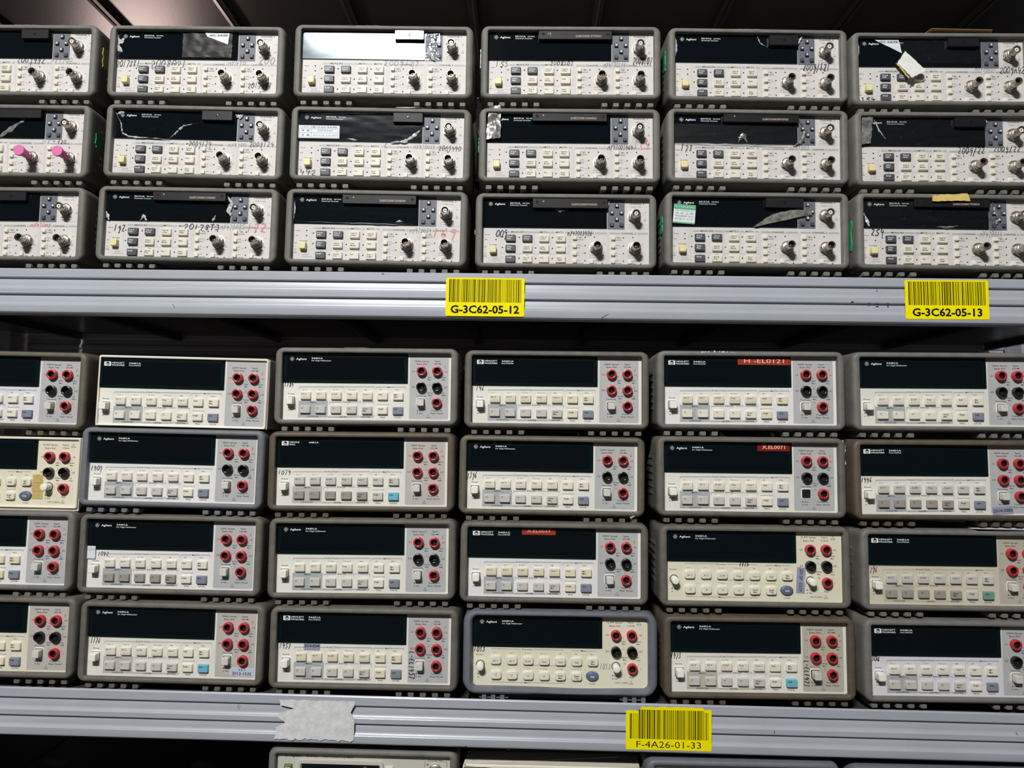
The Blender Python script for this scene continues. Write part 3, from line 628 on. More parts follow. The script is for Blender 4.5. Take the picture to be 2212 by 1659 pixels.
def tag_short(x0, z0, x1, z1, mat_=None):
    b = MB(); cxx, czz = (x0 + x1) / 2, (z0 + z1) / 2; w, h = x1 - x0, z1 - z0
    b.loft([rr(cxx, czz, w, h, 1.0, 3), rr(cxx, czz, w, h, 1.0, 3), rr(cxx, czz, w - 1, h - 1, .8, 3)], [5.4, 1.2, .6], 0, False, True)
    b.lathe(cxx, czz, [(1.5, .55), (1.2, .1), (.5, 0)], 1, 14, False, True)
    if mat_: b.ribbon(rr(cxx, czz, 17, 9, .4, 2), .35, .55, 1, closed=True)
    return b.build('asset_tag', [mat_ or M_TAG, M_BLK])
def sticker(name, x0, z0, x1, z1, m, draw=None, rot=0.0, mats=(), y=None, t=.18):
    b = MB(); w, h = x1 - x0, z1 - z0; yy = (YP - 1.45) if y is None else y
    b.loft([rr(0, 0, w, h, .6, 2)] * 2, [0, -t], 0, False, True)
    if draw: draw(b, -t - .05, w, h)
    ca, sa = math.cos(rot), math.sin(rot); cxx, czz = (x0 + x1) / 2, (z0 + z1) / 2
    b.v = [(cxx + p[0] * ca - p[2] * sa, p[1] + yy, czz + p[0] * sa + p[2] * ca) for p in b.v]
    return b.build(name, [m] + list(mats), smooth=0)

# ------------------------------------------------------------------ assembling one instrument
DCAM = 0.87947
def place(p):
    x, y, z, yaw, roll = p
    y2 = max(-.0025, min(.006, y)); k = (DCAM + y2) / (DCAM + y)
    return x * k, y2, z * k, max(-.012, min(.014, yaw)), roll
def root_of(name, label, cat, p, group):
    x, y, z, yaw, roll = place(p); e = Euler((0, roll, yaw)); o = Vector((x, y, z)) + e.to_matrix() @ Vector((0, 0, -FZ))
    return thing(name, label, cat, o, e, group)
OFF = (0, 0, FZ)
def L_(x, y, z): return (x * .001, y * .001, z * .001 + FZ)
def body(root, rub, big=None):
    if big: link('bumper', big, root, OFF)
    else:
        link('bumper', ME['bumper'], root, OFF, mats={0: rub})
        for s in (-1, 1): link('ribbed_foot', ME['foot'], root, L_(s * 71.0 - (2.0 if s < 0 else -2), 0, 0), mats={0: rub})
    link('rear_bumper', ME['rear'], root, OFF, mats={0: rub})
    link('case', ME['case'], root, OFF)
def counter(p, label, rub='counter', caps=False, pushed=0.0):
    r = root_of('frequency_counter', label, 'electronic counter', p, 'frequency counters stacked on the upper shelf')
    body(r, RUB[rub])
    link('face_plate', ME['cpanel'], r, OFF); link('display_window', ME['cdisp'], r, OFF); link('keypad_plate', ME['keypad'], r, OFF)
    for k, x, y in (('aku', 1345, 318), ('akl', 1300, 380), ('akr', 1386, 380), ('akd', 1344, 438), ('akb', 1300, 487), ('akb', 1386, 487)):
        link('arrow_button' if k != 'akb' else 'keypad_button', ME[k], r, L_(cx(x), YP - .35, cz(y)))
    for me, x, y, c in CB: link('function_button', me, r, L_(cx(x), YP, cz(y)), mats={0: BTN[c]}, label='dark grey button with white lettering' if c == 'dark' else None)
    for dx in (0, 345):
        for y in (608, 680, 747, 815): link('channel_button', ME['small'], r, L_(cx(967 + dx), YP, cz(y)), mats={0: BTN['ivory']})
        link('channel_button', ME['small'], r, L_(cx(1117 + dx), YP, cz(819)), mats={0: BTN['ivory']})
    link('power_button', ME['cpower'], r, L_(cx(232), YP, cz(722)), mats={0: BTN['power']})
    for k, x, y in (('bncw', 1503, 415), ('bnc', 1160, 697), ('bnc', 1505, 699)):
        c = link('bnc_connector', ME[k], r, L_(cx(x), YP, cz(y)))
        if caps and k == 'bnc': link('dust_cap', ME['cap'], c, (0, 0, 0), label='bright pink plastic cap')
    return r
_b = MB(); _b.lathe(0, 0, [(5.1, -7.5), (5.1, -23), (6.6, -23.4), (6.8, -24), (6.8, -26), (6.3, -26.5)], 0, 24, False, True); ME['cap'] = _b.build('dust_cap', [M_PINK])
def meter(p, label, rub='warm', logo='a', lo='b', pan='ivory', jp='grey', keys='ivory', low='greige', shift='shift', style='c', frame=True, term='pgrey', push=0.0, powerc='pwhite', big=None):
    r = root_of('bench_multimeter', label, 'multimeter', p, 'bench multimeters stacked on the lower shelf')
    if frame: body(r, RUB[rub], big)
    else:
        b = MB()
        b.loft([rr(0, 42.8, 208.6, 84.0, 1.2, 3), rr(0, 42.8, 208.6, 84.0, 1.2, 3), rr(0, 43, 211.2, 86.6, 2, 3), rr(0, 43.2, 212.8, 88.4, 2.6, 3), rr(0, 43.2, 213, 88.6, 2.6, 3)], [YP, 4.4, 4.0, 4.8, 14], 0, False, False)
        link('front_frame', b.build('front_frame', [M_IVF]), r, OFF)
        b = MB(); b.loft([rr(0, 43.2, 212, 88, 2, 2)] * 2, [9.9, 348]); link('case', b.build('case', [M_CASE]), r, OFF)
        for s in (-1, 1):
            b = MB(); b.box(s * 85 - 10, s * 85 + 10, 20, 40, -1.0 if style == 's' else -1.5, -1); link('foot', b.build('foot', [M_BLK]), r, OFF)
            b = MB(); b.box(s * 85 - 10, s * 85 + 10, 290, 310, -1.0 if style == 's' else -1.5, -1); link('foot', b.build('foot', [M_BLK]), r, OFF)
    J = JC if style == 'c' else JN
    if style == 'c': link('face_plate', ME['mpanel'], r, OFF, mats={0: PAN[pan], 1: JPN[jp], 5: JPN[jp] if jp != 'grey' else M_BRK})
    else: link('face_plate', ME['spanel'], r, OFF, mats={0: PAN[pan]})
    link('display_window', ME['mdisp' + logo], r, OFF)
    for me, x, z, role in (CL if style == 'c' else SL):
        m = {'top': keys, 'low': low, 'single': keys, 'shift': shift}[role]
        if style == 's' and role == 'shift': link('shift_button', me, r, L_(x, YP, z), label='oval dark blue-grey button')
        else: link('function_button' if role != 'shift' else 'shift_button', me, r, L_(x, YP, z), mats={0: BTN[m]}, label={'cyan': 'light blue button', 'teal': 'green-blue button', 'shift': 'slate blue button'}.get(m))
    for i, (x, z) in enumerate(J):
        black = i in (2, 3) and lo == 'b'
        link('banana_socket', ME['jack'], r, L_(x, YP, z), mats={0: M_BLK if black else M_RED}, label='black socket' if black else 'red socket')
    if style == 'c':
        link('power_button', ME['mpower'], r, L_(mx(200), YP + push, mz(200, 563)), mats={0: BTN[powerc]})
        if term: link('terminals_button', ME['mterm'], r, L_(mx(1413), YP + (1 if term == 'pgrey' else -2), mz(1413, 582)), mats={0: BTN[term]})
    else:
        link('power_button', ME['knob'], r, L_(nx(233), YP, nz(233, 566)), mats={0: BTN[powerc]}); link('terminals_button', ME['knob'], r, L_(nx(1412), YP, nz(1412, 582)), mats={0: BTN['pwhite']})
    return r
def deco(r, me, label=None, name=None): return link(name or me.name.split('.')[0], me, r, OFF, label=label)

# ------------------------------------------------------------------ rack: shelves, beams, back beams, upright
rack = thing('storage_rack', 'pale blue-grey steel storage rack with grooved shelf beams holding the stacked instruments', 'shelving', (0, 0.3, -1.25))
RZ = 1.25
def beam_mesh(name, x0, x1, yf, sgn=1, ytop=-18.2):
    """roll-formed beam; yf = front face (mm); sgn=-1 mirrors it for the rear beam"""
    P = [(ytop, 0), (-18.0, 0), (-19.3, -.6), (-20, -1.8), (-20, -11.0), (-19.4, -12.0), (-17.0, -12.7), (-16.4, -13.8), (-16.9, -14.8), (-17.0, -21.4), (-17.2, -22.6), (-17.6, -23.7), (-18.2, -24.8), (-18.9, -25.7), (-19.6, -26.3), (-20, -27.0), (-20, -32.4), (-19.4, -33.3), (-16.9, -34.0),
         (-16.3, -35.1), (-16.8, -36.1), (-17.0, -42.4), (-17.2, -43.6), (-17.6, -44.7), (-18.2, -45.8), (-18.9, -46.7), (-19.6, -47.3), (-20, -48.0), (-20, -54.5), (-19.4, -56.6), (-17.4, -58.4), (-12, -59.2), (-4, -59.2)]
    b = MB(); n = len(P); vs = []
    for x in (x0, x1): vs += [(x, yf + sgn * (p[0] + 20), p[1] * .983) for p in P]
    b.add(vs, [(i, (i + 1) % n, n + (i + 1) % n, n + i) for i in range(n)] + [tuple(range(n)), tuple(range(2 * n - 1, n - 1, -1))], 0)
    return b.build(name, [M_STEEL], smooth=28)
XL, XR = -1048.0, 1000.0
def deck_panel_mesh(w):
    b = MB(); P = [(0, 0), (w, 0), (w, -24), (w - 14, -24), (w - 14, -22.8), (w - 1.2, -22.8), (w - 1.2, -1.2)]
    # top sheet, side flanges with return lips, three shallow stiffening ribs
    def pr(pts):
        n = len(pts); vs = []
        for y in (4, 598): vs += [(p[0], y, p[1]) for p in pts]
        b.add(vs, [(i, i + n, (i + 1) % n + n, (i + 1) % n) for i in range(n)] + [tuple(range(n)), tuple(range(2 * n - 1, n - 1, -1))], 0)
    pr([(0.5, 0), (w - .5, 0), (w - .5, -1.4), (.5, -1.4)])
    pr([(.5, -1.2), (2, -1.2), (2, -13), (.5, -13)]); pr([(w - 2, -1.2), (w - .5, -1.2), (w - .5, -13), (w - 2, -13)])
    pr([(.5, -12), (6.5, -11.4), (6.5, -12.6), (.5, -13.4)]); pr([(w - 6.5, -11.4), (w - .5, -12), (w - .5, -13.4), (w - 6.5, -12.6)])
    return b.build('deck_panel', [M_DECK], smooth=20)
DP = deck_panel_mesh(208.0); DPN = deck_panel_mesh(205.0)
def shelf(z, tilt, label, seam0=-0.932, dz=-.0024):
    bm = link('shelf_beam', beam_mesh('shelf_beam', XL, XR, 0), rack, (0, -.3, z + RZ), (0, tilt, 0), label=label)
    link('rear_shelf_beam', beam_mesh('rear_shelf_beam', XL, XR, 600, ytop=-4.0), rack, (0, -.3, z + RZ), (0, tilt, 0))
    link('deck_panel', DPN, rack, (seam0 - .2075, -.3, z + RZ - (seam0 - .2075) * math.tan(tilt) + dz), (0, tilt, 0))
    x = seam0
    while x < .95:
        link('deck_panel', DP, rack, (x, -.3, z + RZ - x * math.tan(tilt) + dz), (0, tilt, 0)); x += .2105
    return bm
Z1, Z2, T2 = 0.2018, -0.3190, 0.0068
b1 = shelf(Z1, 0.0, 'upper pale blue-grey shelf beam with three horizontal grooves'); b2 = shelf(Z2, T2, 'lower pale blue-grey shelf beam, slightly tilted down to the right', -.90, -.0052)
b3 = shelf(.724, 0.0, 'topmost shelf beam above the picture', -.932); b4 = shelf(-.4950, 0.0, 'bottom shelf beam under the power meter')
def upright(x, y):
    b = MB(); P = [(-42, 0), (42, 0), (42, 50), (30, 50), (30, 10), (-30, 10), (-30, 50), (-42, 50)]; n = len(P); vs = []
    for z in (-1250, 950): vs += [(p[0], p[1], z) for p in P]
    b.add(vs, [(i, (i + 1) % n, n + (i + 1) % n, n + i) for i in range(n)] + [tuple(range(n - 1, -1, -1)), tuple(range(n, 2 * n))], 0)
    for k in range(40): b.box(-14, -8, -.3, 1, -1200 + k * 53, -1176 + k * 53, 1); b.box(8, 14, -.3, 1, -1200 + k * 53, -1176 + k * 53, 1)
    link('upright', b.build('upright', [M_STEEL, M_DARK], smooth=20), rack, (x, y - .3, RZ))
for x in (-1.094, 1.046):
    for y in (0.0, 0.555): upright(x, y)
_b = MB(); _b.loft([rr(0, 0, 7, 22, 3.4, 4), rr(0, 0, 7, 22, 3.4, 4), rr(0, 0, 5, 20, 2.4, 4)], [0, -5, -6], 0); link('beam_lock_pin', _b.build('beam_lock_pin', [M_ORANGE]), rack, (-1.078, 0.552 - .3, RZ + .156), label='orange locking pin on the left rear upright')

# barcode labels stuck on the beams
def barcode(w, h, txt, seed, bold, torn=False):
    rg = random.Random(seed); b = MB()
    if torn:
        top = []; n = 26
        for i in range(n + 1): top.append((w / 2 - w * i / n, h / 2 - (rg.uniform(0, 1.6) + (5.0 if i > n - 5 else (2.5 if i < 3 else 0)))))
        pts = [(-w / 2, -h / 2 + 1), (-w / 2 + 1, -h / 2), (w / 2 - 1, -h / 2), (w / 2, -h / 2 + 1)] + top
    else: pts = rr(0, 0, w, h, 1.8, 4)
    b.loft([pts, pts], [0, -.25], 0, False, True)
    x = -w / 2 + 4.2; x1 = w / 2 - 4; zt = h / 2 - 1.8; zb = -h / 2 + 17.5 - (5 if torn else 0)
    while x < x1:
        t = rg.choice((.45, .45, .9, .9, 1.35)); zz = zt
        if torn: zz = zt - 2.2 - (4.5 if x < -w / 2 + 15 else 0) - (2 if x > w / 2 - 8 else 0)
        b.rect(x, zb, min(x + t, x1), zz, -.32, 1); x += t + rg.choice((.6, .8, 1.2))
    b.text(txt, 0, -h / 2 + (8.6 if not torn else 6.3), 9.2 if not torn else 7.4, -.32, 1, w=86 if not torn else 77, bold=2.4 if bold else -.3)
    if not torn: pass
    return b.build('barcode_label', [M_YEL, M_BAR], smooth=0)
def on_beam(beam, me, x, z, zb, label, y=-.0002, rot=(0, 0, 0)):
    x *= 1.0233; z *= 1.0233
    return link(me.name.split('.')[0], me, beam, (x, y, z - zb), rot, label=label)
on_beam(b1, barcode(98.5, 48.5, 'G-3C62-05-12', 5, True), -.0468, .1672, Z1, 'yellow barcode label reading G-3C62-05-12')
on_beam(b1, barcode(103, 49, 'G-3C62-05-13', 6, True), .5140, .1706, Z1, 'yellow barcode label reading G-3C62-05-13', rot=(0, -.006, 0))
on_beam(b2, barcode(102, 50.5, 'F-4A26-01-33', 7, False, True), .1770, -.3402 + T2 * .177, Z2, 'worn yellow barcode label with torn top reading F-4A26-01-33', rot=(0, -.002, 0))
def torn_paper(seed, W_, H_):
    rg = random.Random(seed); n, m = 26, 14; b = MB(); g = []
    lo = [rg.uniform(-1.5, 1.5) - (0 if i > 3 else 0) for i in range(n + 1)]
    for j in range(m + 1):
        v = j / m; l = -W_ / 2 + (4 if v > .85 else (22 * max(0, 1 - abs(v - .78) / .16) + 12 * max(0, 1 - abs(v - .42) / .12))) + rg.uniform(0, 2.5) * (0 < j < m)
        r_ = W_ / 2 - (5 * max(0, 1 - abs(v - .72) / .2))
        for i in range(n + 1):
            u = i / n; x = l + (r_ - l) * u; z = -H_ / 2 + H_ * v + (lo[i] if j == 0 else 0) + (rg.uniform(-.8, .3) if j == m else 0)
            g.append((x, -.5 - rg.uniform(0, .55) - .35 * abs(math.sin(x * .2)), z))
    N = len(g); fs = [(j * (n + 1) + i, j * (n + 1) + i + 1, (j + 1) * (n + 1) + i + 1, (j + 1) * (n + 1) + i) for j in range(m) for i in range(n)]
    b.add(g, fs, 0); b.add([(p[0], p[1] + .3, p[2]) for p in g], [tuple(reversed(f)) for f in fs], 0)
    return b.build('torn_paper_label', [M_PAPER], smooth=60)
on_beam(b2, torn_paper(3, 96, 46), -.2385, -.3385 - T2 * .2385, Z2, 'torn grey-white paper remnant of a label')
for bm, zb, lst in ((b1, Z1, ((-.43, .1515, 7, .5, -1.0), (-.173, .1945, 3, 1, 0), (.42, .165, 5, .5, .2), (.43, .1640, 4, 1.5, .1), (.40, .1665, 3, 1.5, .1), (.443, .1642, 2, 2, 0), (.43, .183, 1.5, 1.5, 0), (-.05, .1425, 8, .6, -.1), (.10, .1455, 10, .5, .5))),
                    (b2, Z2, ((-.33, -.327, 5, .5, 1.2), (.30, -.34, 3, .8, 1.4), (-.06, -.366, 3, 1.2, 0), (-.01, -.368, 3, 1.0, 0), (.58, -.334, 4, .5, -1)))):
    for x, z, l, w, a in lst:
        b = MB(); b.ribbon([(-l / 2 * math.cos(a), -l / 2 * math.sin(a)), (0, .3), (l / 2 * math.cos(a), l / 2 * math.sin(a))], w, 0); on_beam(bm, b.build('paint_chip', [M_INK], smooth=0), x, z, zb, None, y=-.0003)

# ------------------------------------------------------------------ frequency counters, upper shelf
def hw(r, s, x0, z1, x1, z0, pen='pen', w=.55, rot=0): deco(r, writing(s, x0, x1, z0, z1, pen, w, rot))
def film(r, x0, z1, x1, z0, m=None, seed=1, amp=.35, name='tape_film', lab=None):
    return deco(r, sheet(name, [(x0, z1), (x1, z1), (x1, z0), (x0, z0)], YP - 1.75, m or F_CLEAR, amp, 0, 22, seed), lab)
def crease(r, pts, w, seed=1, m=None):
    rg = random.Random(seed); q = []
    for k in range(len(pts) - 1):
        for t in range(6):
            u = t / 6; q.append((pts[k][0] + (pts[k + 1][0] - pts[k][0]) * u + rg.uniform(-.35, .35), pts[k][1] + (pts[k + 1][1] - pts[k][1]) * u + rg.uniform(-.35, .35)))
    q.append(pts[-1]); b = MB(); n = len(q); vs = []
    for i, p in enumerate(q):
        a = q[max(0, i - 1)]; c = q[min(n - 1, i + 1)]; dx, dz = c[0] - a[0], c[1] - a[1]; d = math.hypot(dx, dz) or 1
        ww = w * rg.uniform(.35, 1.3) * math.sin(PI * (i + .6) / (n + .2)) / 2; nx_, nz_ = -dz / d * ww, dx / d * ww
        vs += [(p[0] + nx_, YP - 1.9, p[1] + nz_), (p[0], YP - 2.2 - rg.uniform(0, .8), p[1]), (p[0] - nx_, YP - 1.9, p[1] - nz_)]
    fs = []
    for i in range(n - 1): a = i * 3; fs += [(a, a + 1, a + 4, a + 3), (a + 1, a + 2, a + 5, a + 4)]
    b.add(vs, fs, 0); deco(r, b.build('tape_crease', [m or M_CREASE], smooth=0), 'crumpled whitish edge of clear tape')
def bezel_mark(r, s, x, w=28, h=3.4):
    b = MB(); b.text(s, x, PH + 3.1, h, -.55, 0, w=w, bold=-.5, shear=.2); deco(r, b.build('pen_writing', [M_INKG], smooth=0))
U = {}
U['A11'] = counter((-.6750, .005, .4358, 0, .002), 'counter on top of the leftmost upper stack, cut off by the left edge, 2009442 penned')
U['A12'] = counter((-.6785, .005, .3280, 0, .006), 'counter with two bright pink caps on its connectors, middle of the leftmost upper stack', caps=True)
U['A13'] = counter((-.6816, .00868, .2192, .00208, -.00225), 'bottom counter of the leftmost upper stack, scribbled over in orange above its connectors')
U['A21'] = counter((-.43303, .01155, .43876, .00283, .00218), 'counter with 2017881 penned twice and a torn white sticker on its window')
U['A22'] = counter((-.42679, .00315, .32719, .01631, .00813), 'counter with 2009124 penned twice and a curl of clear tape across its window')
U['A23'] = counter((-.42841, -.00113, .21772, .01011, .00597), 'counter marked 192 with black tag 268020080120000 on its window')
U['A31'] = counter((-.1837, -.00183, .4335, .02079, -.00186), 'counter whose film-covered window glares bright white in the lamp light', )
U['A32'] = counter((-.18493, -.00176, .32414, .0165, .00461), 'counter with 442 penned at lower left and a white table sticker on its window')
U['A33'] = counter((-.18697, -.00362, .21561, .01291, .00537), 'counter with black tag 268020081030000, at the bottom of its stack')
U['A41'] = counter((.05675, -.00789, .43091, .00318, -.00322), 'counter marked 155 and 2008107 with black tag 268020081070000')
U['A42'] = counter((.0564, -.00503, .32364, .00843, -.00366), 'counter with a crumpled silvery film at its upper left and tag 268020081040000')
U['A43'] = counter((.05342, .00875, .21724, .00372, -.00127), 'counter marked 009 with a black tag ending in 940000, above the first yellow barcode label')
U['A51'] = counter((.29699, .00217, .43438, .01978, -.00015), 'counter with 2009/121 penned at right and torn film around its short black tag')
U['A52'] = counter((.29543, .00172, .32737, .00716, .00331), 'counter marked 178 with tag 268020080890000 on its window')
U['A53'] = counter((.29059, -.00679, .21663, .00035, .00168), 'counter with a green and white calibration sticker on the left of its window')
U['A61'] = counter((.5313, .00192, .43068, -.00047, -.00149), 'counter marked 354 with a folded white paper flap hanging off its window')
U['A62'] = counter((.53171, -.0006, .32492, .00013, -.0025), 'counter with 2009/22 penned twice, in the rightmost upper stack, crumpled film at left')
U['A63'] = counter((.53068, -.00306, .2178, .00072, .00141), 'counter marked 254 with a strip of yellow masking tape over its black tag')
# handwriting
hw(U['A11'], '2009442', 6.5, 50, 44, 41); hw(U['A11'], 'MY4700', 52, 48, 80, 43, 'grey', .35); bezel_mark(U['A11'], 'MY47002', 20)
hw(U['A12'], 'MY47', 50, 47, 74, 42, 'grey', .35); hw(U['A12'], '120', 70, 46, 82, 41, 'pen', .45)
hw(U['A13'], 'MY470MY', 42, 45, 69, 40, 'red', .5)
hw(U['A21'], '2017881', -107, 45.5, -76, 37); hw(U['A21'], '2008021', -61.5, 46, -14, 37); hw(U['A21'], '200', 80, 52, 103, 42.5, 'grey', .6); hw(U['A21'], '2017881', 67, 17, 99, 10); hw(U['A21'], 'MY470', 40, 46, 64, 41, 'grey', .35); bezel_mark(U['A21'], 'MY47002393', -20)
hw(U['A22'], '2009124', -9, 45.5, 20.6, 38); hw(U['A22'], '2009124', 69.4, 46, 101.7, 40); hw(U['A22'], 'MY4700', 42, 44, 66, 39.5, 'grey', .35); bezel_mark(U['A22'], 'SN MY47000758', -60, 40)
hw(U['A31'], '2009127', -.2, 46.4, 46.7, 39.7, 'grey', .5); bezel_mark(U['A31'], 'MY47000771', -20)
hw(U['A32'], '442', -103.2, 9.3, -80.9, 2.5); hw(U['A32'], 'Z', 3, 47, 9.6, 40.5); hw(U['A32'], '2009440', 74, 44, 103, 37.6); hw(U['A32'], 'MY470029', 42, 44.4, 70, 39.8, 'grey', .35); bezel_mark(U['A32'], 'MY47000297', -20)
hw(U['A23'], '192', -96, 41.6, -80.7, 33.5, 'pen', .7); hw(U['A23'], '20178T3', -6, 44.2, 40.6, 37.5, 'pen', .7); hw(U['A23'], '172', 74, 47.4, 100.3, 36, 'red', .9); hw(U['A23'], 'MY470025', 40, 45, 72, 38.5, 'grey', .35)
hw(U['A33'], 'MY470034', 42, 44, 70, 38, 'grey', .4); hw(U['A33'], '169', 70.5, 43.5, 102.9, 32, 'red', .9)
hw(U['A41'], '155', -96.6, 46.5, -78.7, 39.6); hw(U['A41'], '2008107', -26, 47, 4.5, 41.2); hw(U['A41'], '2008107', 80.5, 53, 105.3, 43, 'ink', .65); hw(U['A41'], 'MY4700399', 42.8, 45.4, 71, 39, 'grey', .4)
hw(U['A42'], '1(4', 82.3, 51.5, 104, 40.5, 'red', .8); hw(U['A42'], 'MY47005464', 49, 45.6, 81.6, 39.5, 'ink', .4)
hw(U['A43'], '009', -88.8, 44.2, -73.8, 35, 'pen', .75); hw(U['A43'], 'MY47003926', 2.5, 43.6, 33.8, 37.8, 'ink', .5)
hw(U['A51'], '2009/121', 60, 47.4, 95, 38, 'ink', .7); bezel_mark(U['A51'], 'MY47001732', -12)
hw(U['A52'], '178', -96.8, 45.2, -80.4, 36.5, 'ink', .6); hw(U['A52'], 'MY47003', 42, 46, 67.7, 41, 'grey', .4)
bezel_mark(U['A53'], 'MY47007119', -22, 34)
hw(U['A61'], '354', -102, 7, -82.8, 1.5, 'ink', .7); hw(U['A61'], '2009A42', 76, 47.9, 108, 39.5, 'ink', .6); hw(U['A61'], 'MY470051', 45, 47.7, 71.8, 43, 'grey', .4)
hw(U['A62'], '2009/22', 18, 46.7, 52, 38.5, 'ink', .6); hw(U['A62'], '2009/22', 63, 48, 97, 41.5, 'ink', .6); bezel_mark(U['A62'], 'NR - MY50001013', -62, 40)
hw(U['A63'], '254', -94.5, 46.6, -77.2, 38, 'ink', .75); hw(U['A63'], 'MY470035', 41.5, 45, 69.6, 38, 'grey', .4)
# tags
for k, x0, z0, x1, z1, n in (('A41', -41.5, 72.9, 52.2, 85, '268020081070000'), ('A42', -47.6, 73.8, 47.1, 85.3, '268020081040000'), ('A52', -43.6, 73.5, 51.9, 85, '268020080890000'), ('A23', -45.1, 73.2, 47.9, 84.2, '268020080120000'),
                             ('A33', -43.7, 72.6, 49.7, 84.2, '268020081030000'), ('A43', -42.8, 71.8, 52.8, 84.2, '268020080940000'), ('A63', -42.2, 73.6, 51.4, 84.3, '268020080790000'), ('A12', -40, 72.5, 50, 84.2, '')):
    deco(U[k], tag_long(x0, z0, x1, min(z1, 84.2), n), ('black plastic tag reading ' + n) if n else 'black plastic tag with a worn number')
for k, x0, z0, x1, z1 in (('A22', 8.6, 71.7, 48.1, 84.3), ('A31', 13.8, 71.8, 51.5, 84.3), ('A32', 15.3, 71.9, 53.4, 84.3), ('A51', 15, 69, 52.1, 83), ('A61', 8.5, 72.1, 47.6, 84.3), ('A62', 12, 71, 50.6, 84.3), ('A53', 10.8, 71.2, 58.3, 84.3), ('A13', 1.1, 72.5, 37.9, 84.3), ('A11', 14, 71.5, 50, 84.3)):
    deco(U[k], tag_short(x0, z0, x1, z1, mat('tag_glossy', (44, 45, 52), 0.12) if k == 'A31' else None), 'short black plastic tag')
# films and tape
film(U['A31'], -106, 83.5, 53, 47.5, F_SHINE, 3, .06, 'display_film', 'glossy protective film glaring in the light'); film(U['A31'], 53, 84, 72, 44, F_CLEAR, 8, .8); crease(U['A31'], [(56, 60), (60, 52), (66, 46)], 5, 3); crease(U['A31'], [(54, 82), (62, 80), (70, 82)], 3, 4)
film(U['A32'], -107, 84, 54, 46, F_CLEAR, 5, .15); crease(U['A32'], [(-106, 82), (-40, 84), (12, 83)], 1.2, 5); crease(U['A32'], [(12, 46.5), (30, 48), (42, 56), (52, 66)], 5, 6); crease(U['A32'], [(-46, 51), (-30, 49)], 2, 7); crease(U['A32'], [(-107, 84), (-106, 66), (-107, 50)], 2.2, 9)
film(U['A33'], -106, 84, 57, 47, F_CLEAR, 6, .15); crease(U['A33'], [(-107, 83), (-105, 66), (-106, 50)], 2.2, 2); crease(U['A33'], [(-104, 49.5), (-40, 48.6), (20, 48), (46, 48.4)], 1, 3); crease(U['A33'], [(24, 51), (28, 52.2), (33, 51.4)], 2.4, 4)
film(U['A21'], -20, 84, 45, 50, F_SMOKE, 7, .7, 'tape_film', 'torn grey tape film over the window'); crease(U['A21'], [(-107, 76), (-101, 70), (-98, 76)], 5, 2); crease(U['A21'], [(-106, 66), (-103, 60), (-99, 56)], 5, 4); crease(U['A21'], [(-106, 80), (-104, 68), (-103, 56)], 3, 8)
deco(U['A21'], sheet('sticker_remnant', [(8.5, 84), (41, 83), (39.5, 67.5), (12, 78)], YP - 2.4, M_LABW, .2, .2, 10, 5), 'torn white paper sticker'); 
film(U['A22'], -107, 84, -20, 45, F_CLEAR, 9, .5); crease(U['A22'], [(-106, 83), (-97, 66), (-95, 54), (-86, 49), (-60, 48), (-34, 47)], 2.6, 5); crease(U['A22'], [(-34, 47), (-27, 54), (-22, 60), (-16, 65), (2, 69)], 2.6, 6); crease(U['A22'], [(50, 82), (56, 78), (60, 82)], 6, 7); crease(U['A22'], [(-104, 78), (-98, 82), (-92, 80)], 4, 8)
film(U['A23'], -107, 84.5, 58, 46, F_CLEAR, 10, .4); crease(U['A23'], [(-107, 60), (-104, 54), (-102, 47)], 4, 1); crease(U['A23'], [(-62, 47), (-58, 54), (-53, 47)], 3.4, 2); crease(U['A23'], [(48, 82), (54, 72), (50, 62), (56, 52)], 5, 3); crease(U['A23'], [(30, 47), (34, 56)], 2.6, 4)
deco(U['A42'], sheet('foil_flap', [(-103, 93), (-88, 95), (-88, 52), (-107, 50)], YP - 3.2, M_FOIL, 2.6, .2, 16, 4), 'crumpled silvery tape flap')
crease(U['A43'], [(-30, 72), (-16, 74), (-6, 70), (4, 70)], 4.6, 5, M_FOIL); crease(U['A43'], [(56, 84), (53, 74)], 2, 6)
film(U['A51'], -107, 84, -100, 50, F_CLEAR, 3, .7); crease(U['A51'], [(-106, 84), (-104, 66), (-106, 52)], 4, 5); crease(U['A51'], [(1, 83), (4, 74), (14, 68)], 1.6, 6); crease(U['A51'], [(52, 70), (57, 80), (59, 86)], 3, 7)
film(U['A52'], -106, 72, 60, 46, F_SMOKE, 11, .4); crease(U['A52'], [(-24, 48), (-18, 60), (-12, 48)], 6, 5, M_FOIL); crease(U['A52'], [(52, 84), (63, 66), (56, 50), (46, 45)], 5, 6, M_FOIL); crease(U['A52'], [(-106, 47), (-40, 46), (40, 45)], 1.2, 7)
film(U['A53'], -74, 72, 66, 48, F_CLEAR, 12, .4); deco(U['A53'], sheet('curled_tape', [(20, 64), (66, 74), (70, 64), (-4, 47)], YP - 2.6, M_FOIL, .6, .2, 12, 8), 'grey curl of tape across the lower right of the window')
film(U['A61'], -50, 84, 62, 52, F_SMOKE, 13, .5); crease(U['A61'], [(-106, 84), (-104, 70), (-106, 52)], 2.4, 5)
deco(U['A61'], sheet('sticker_remnant', [(-84, 83), (-53, 83), (-49, 65), (-80, 80.5)], YP - 2.2, M_LABW, .2, .2, 8, 5), 'white paper sticker remnant with print')
deco(U['A61'], sheet('folded_paper_flap', [(-57, 50.5), (-46.5, 66), (-24, 37), (-42, 28)], YP - 5, M_FOAM, .8, 1.0, 10, 9, curl=lambda u, v: 6 * v), 'folded white paper flap')
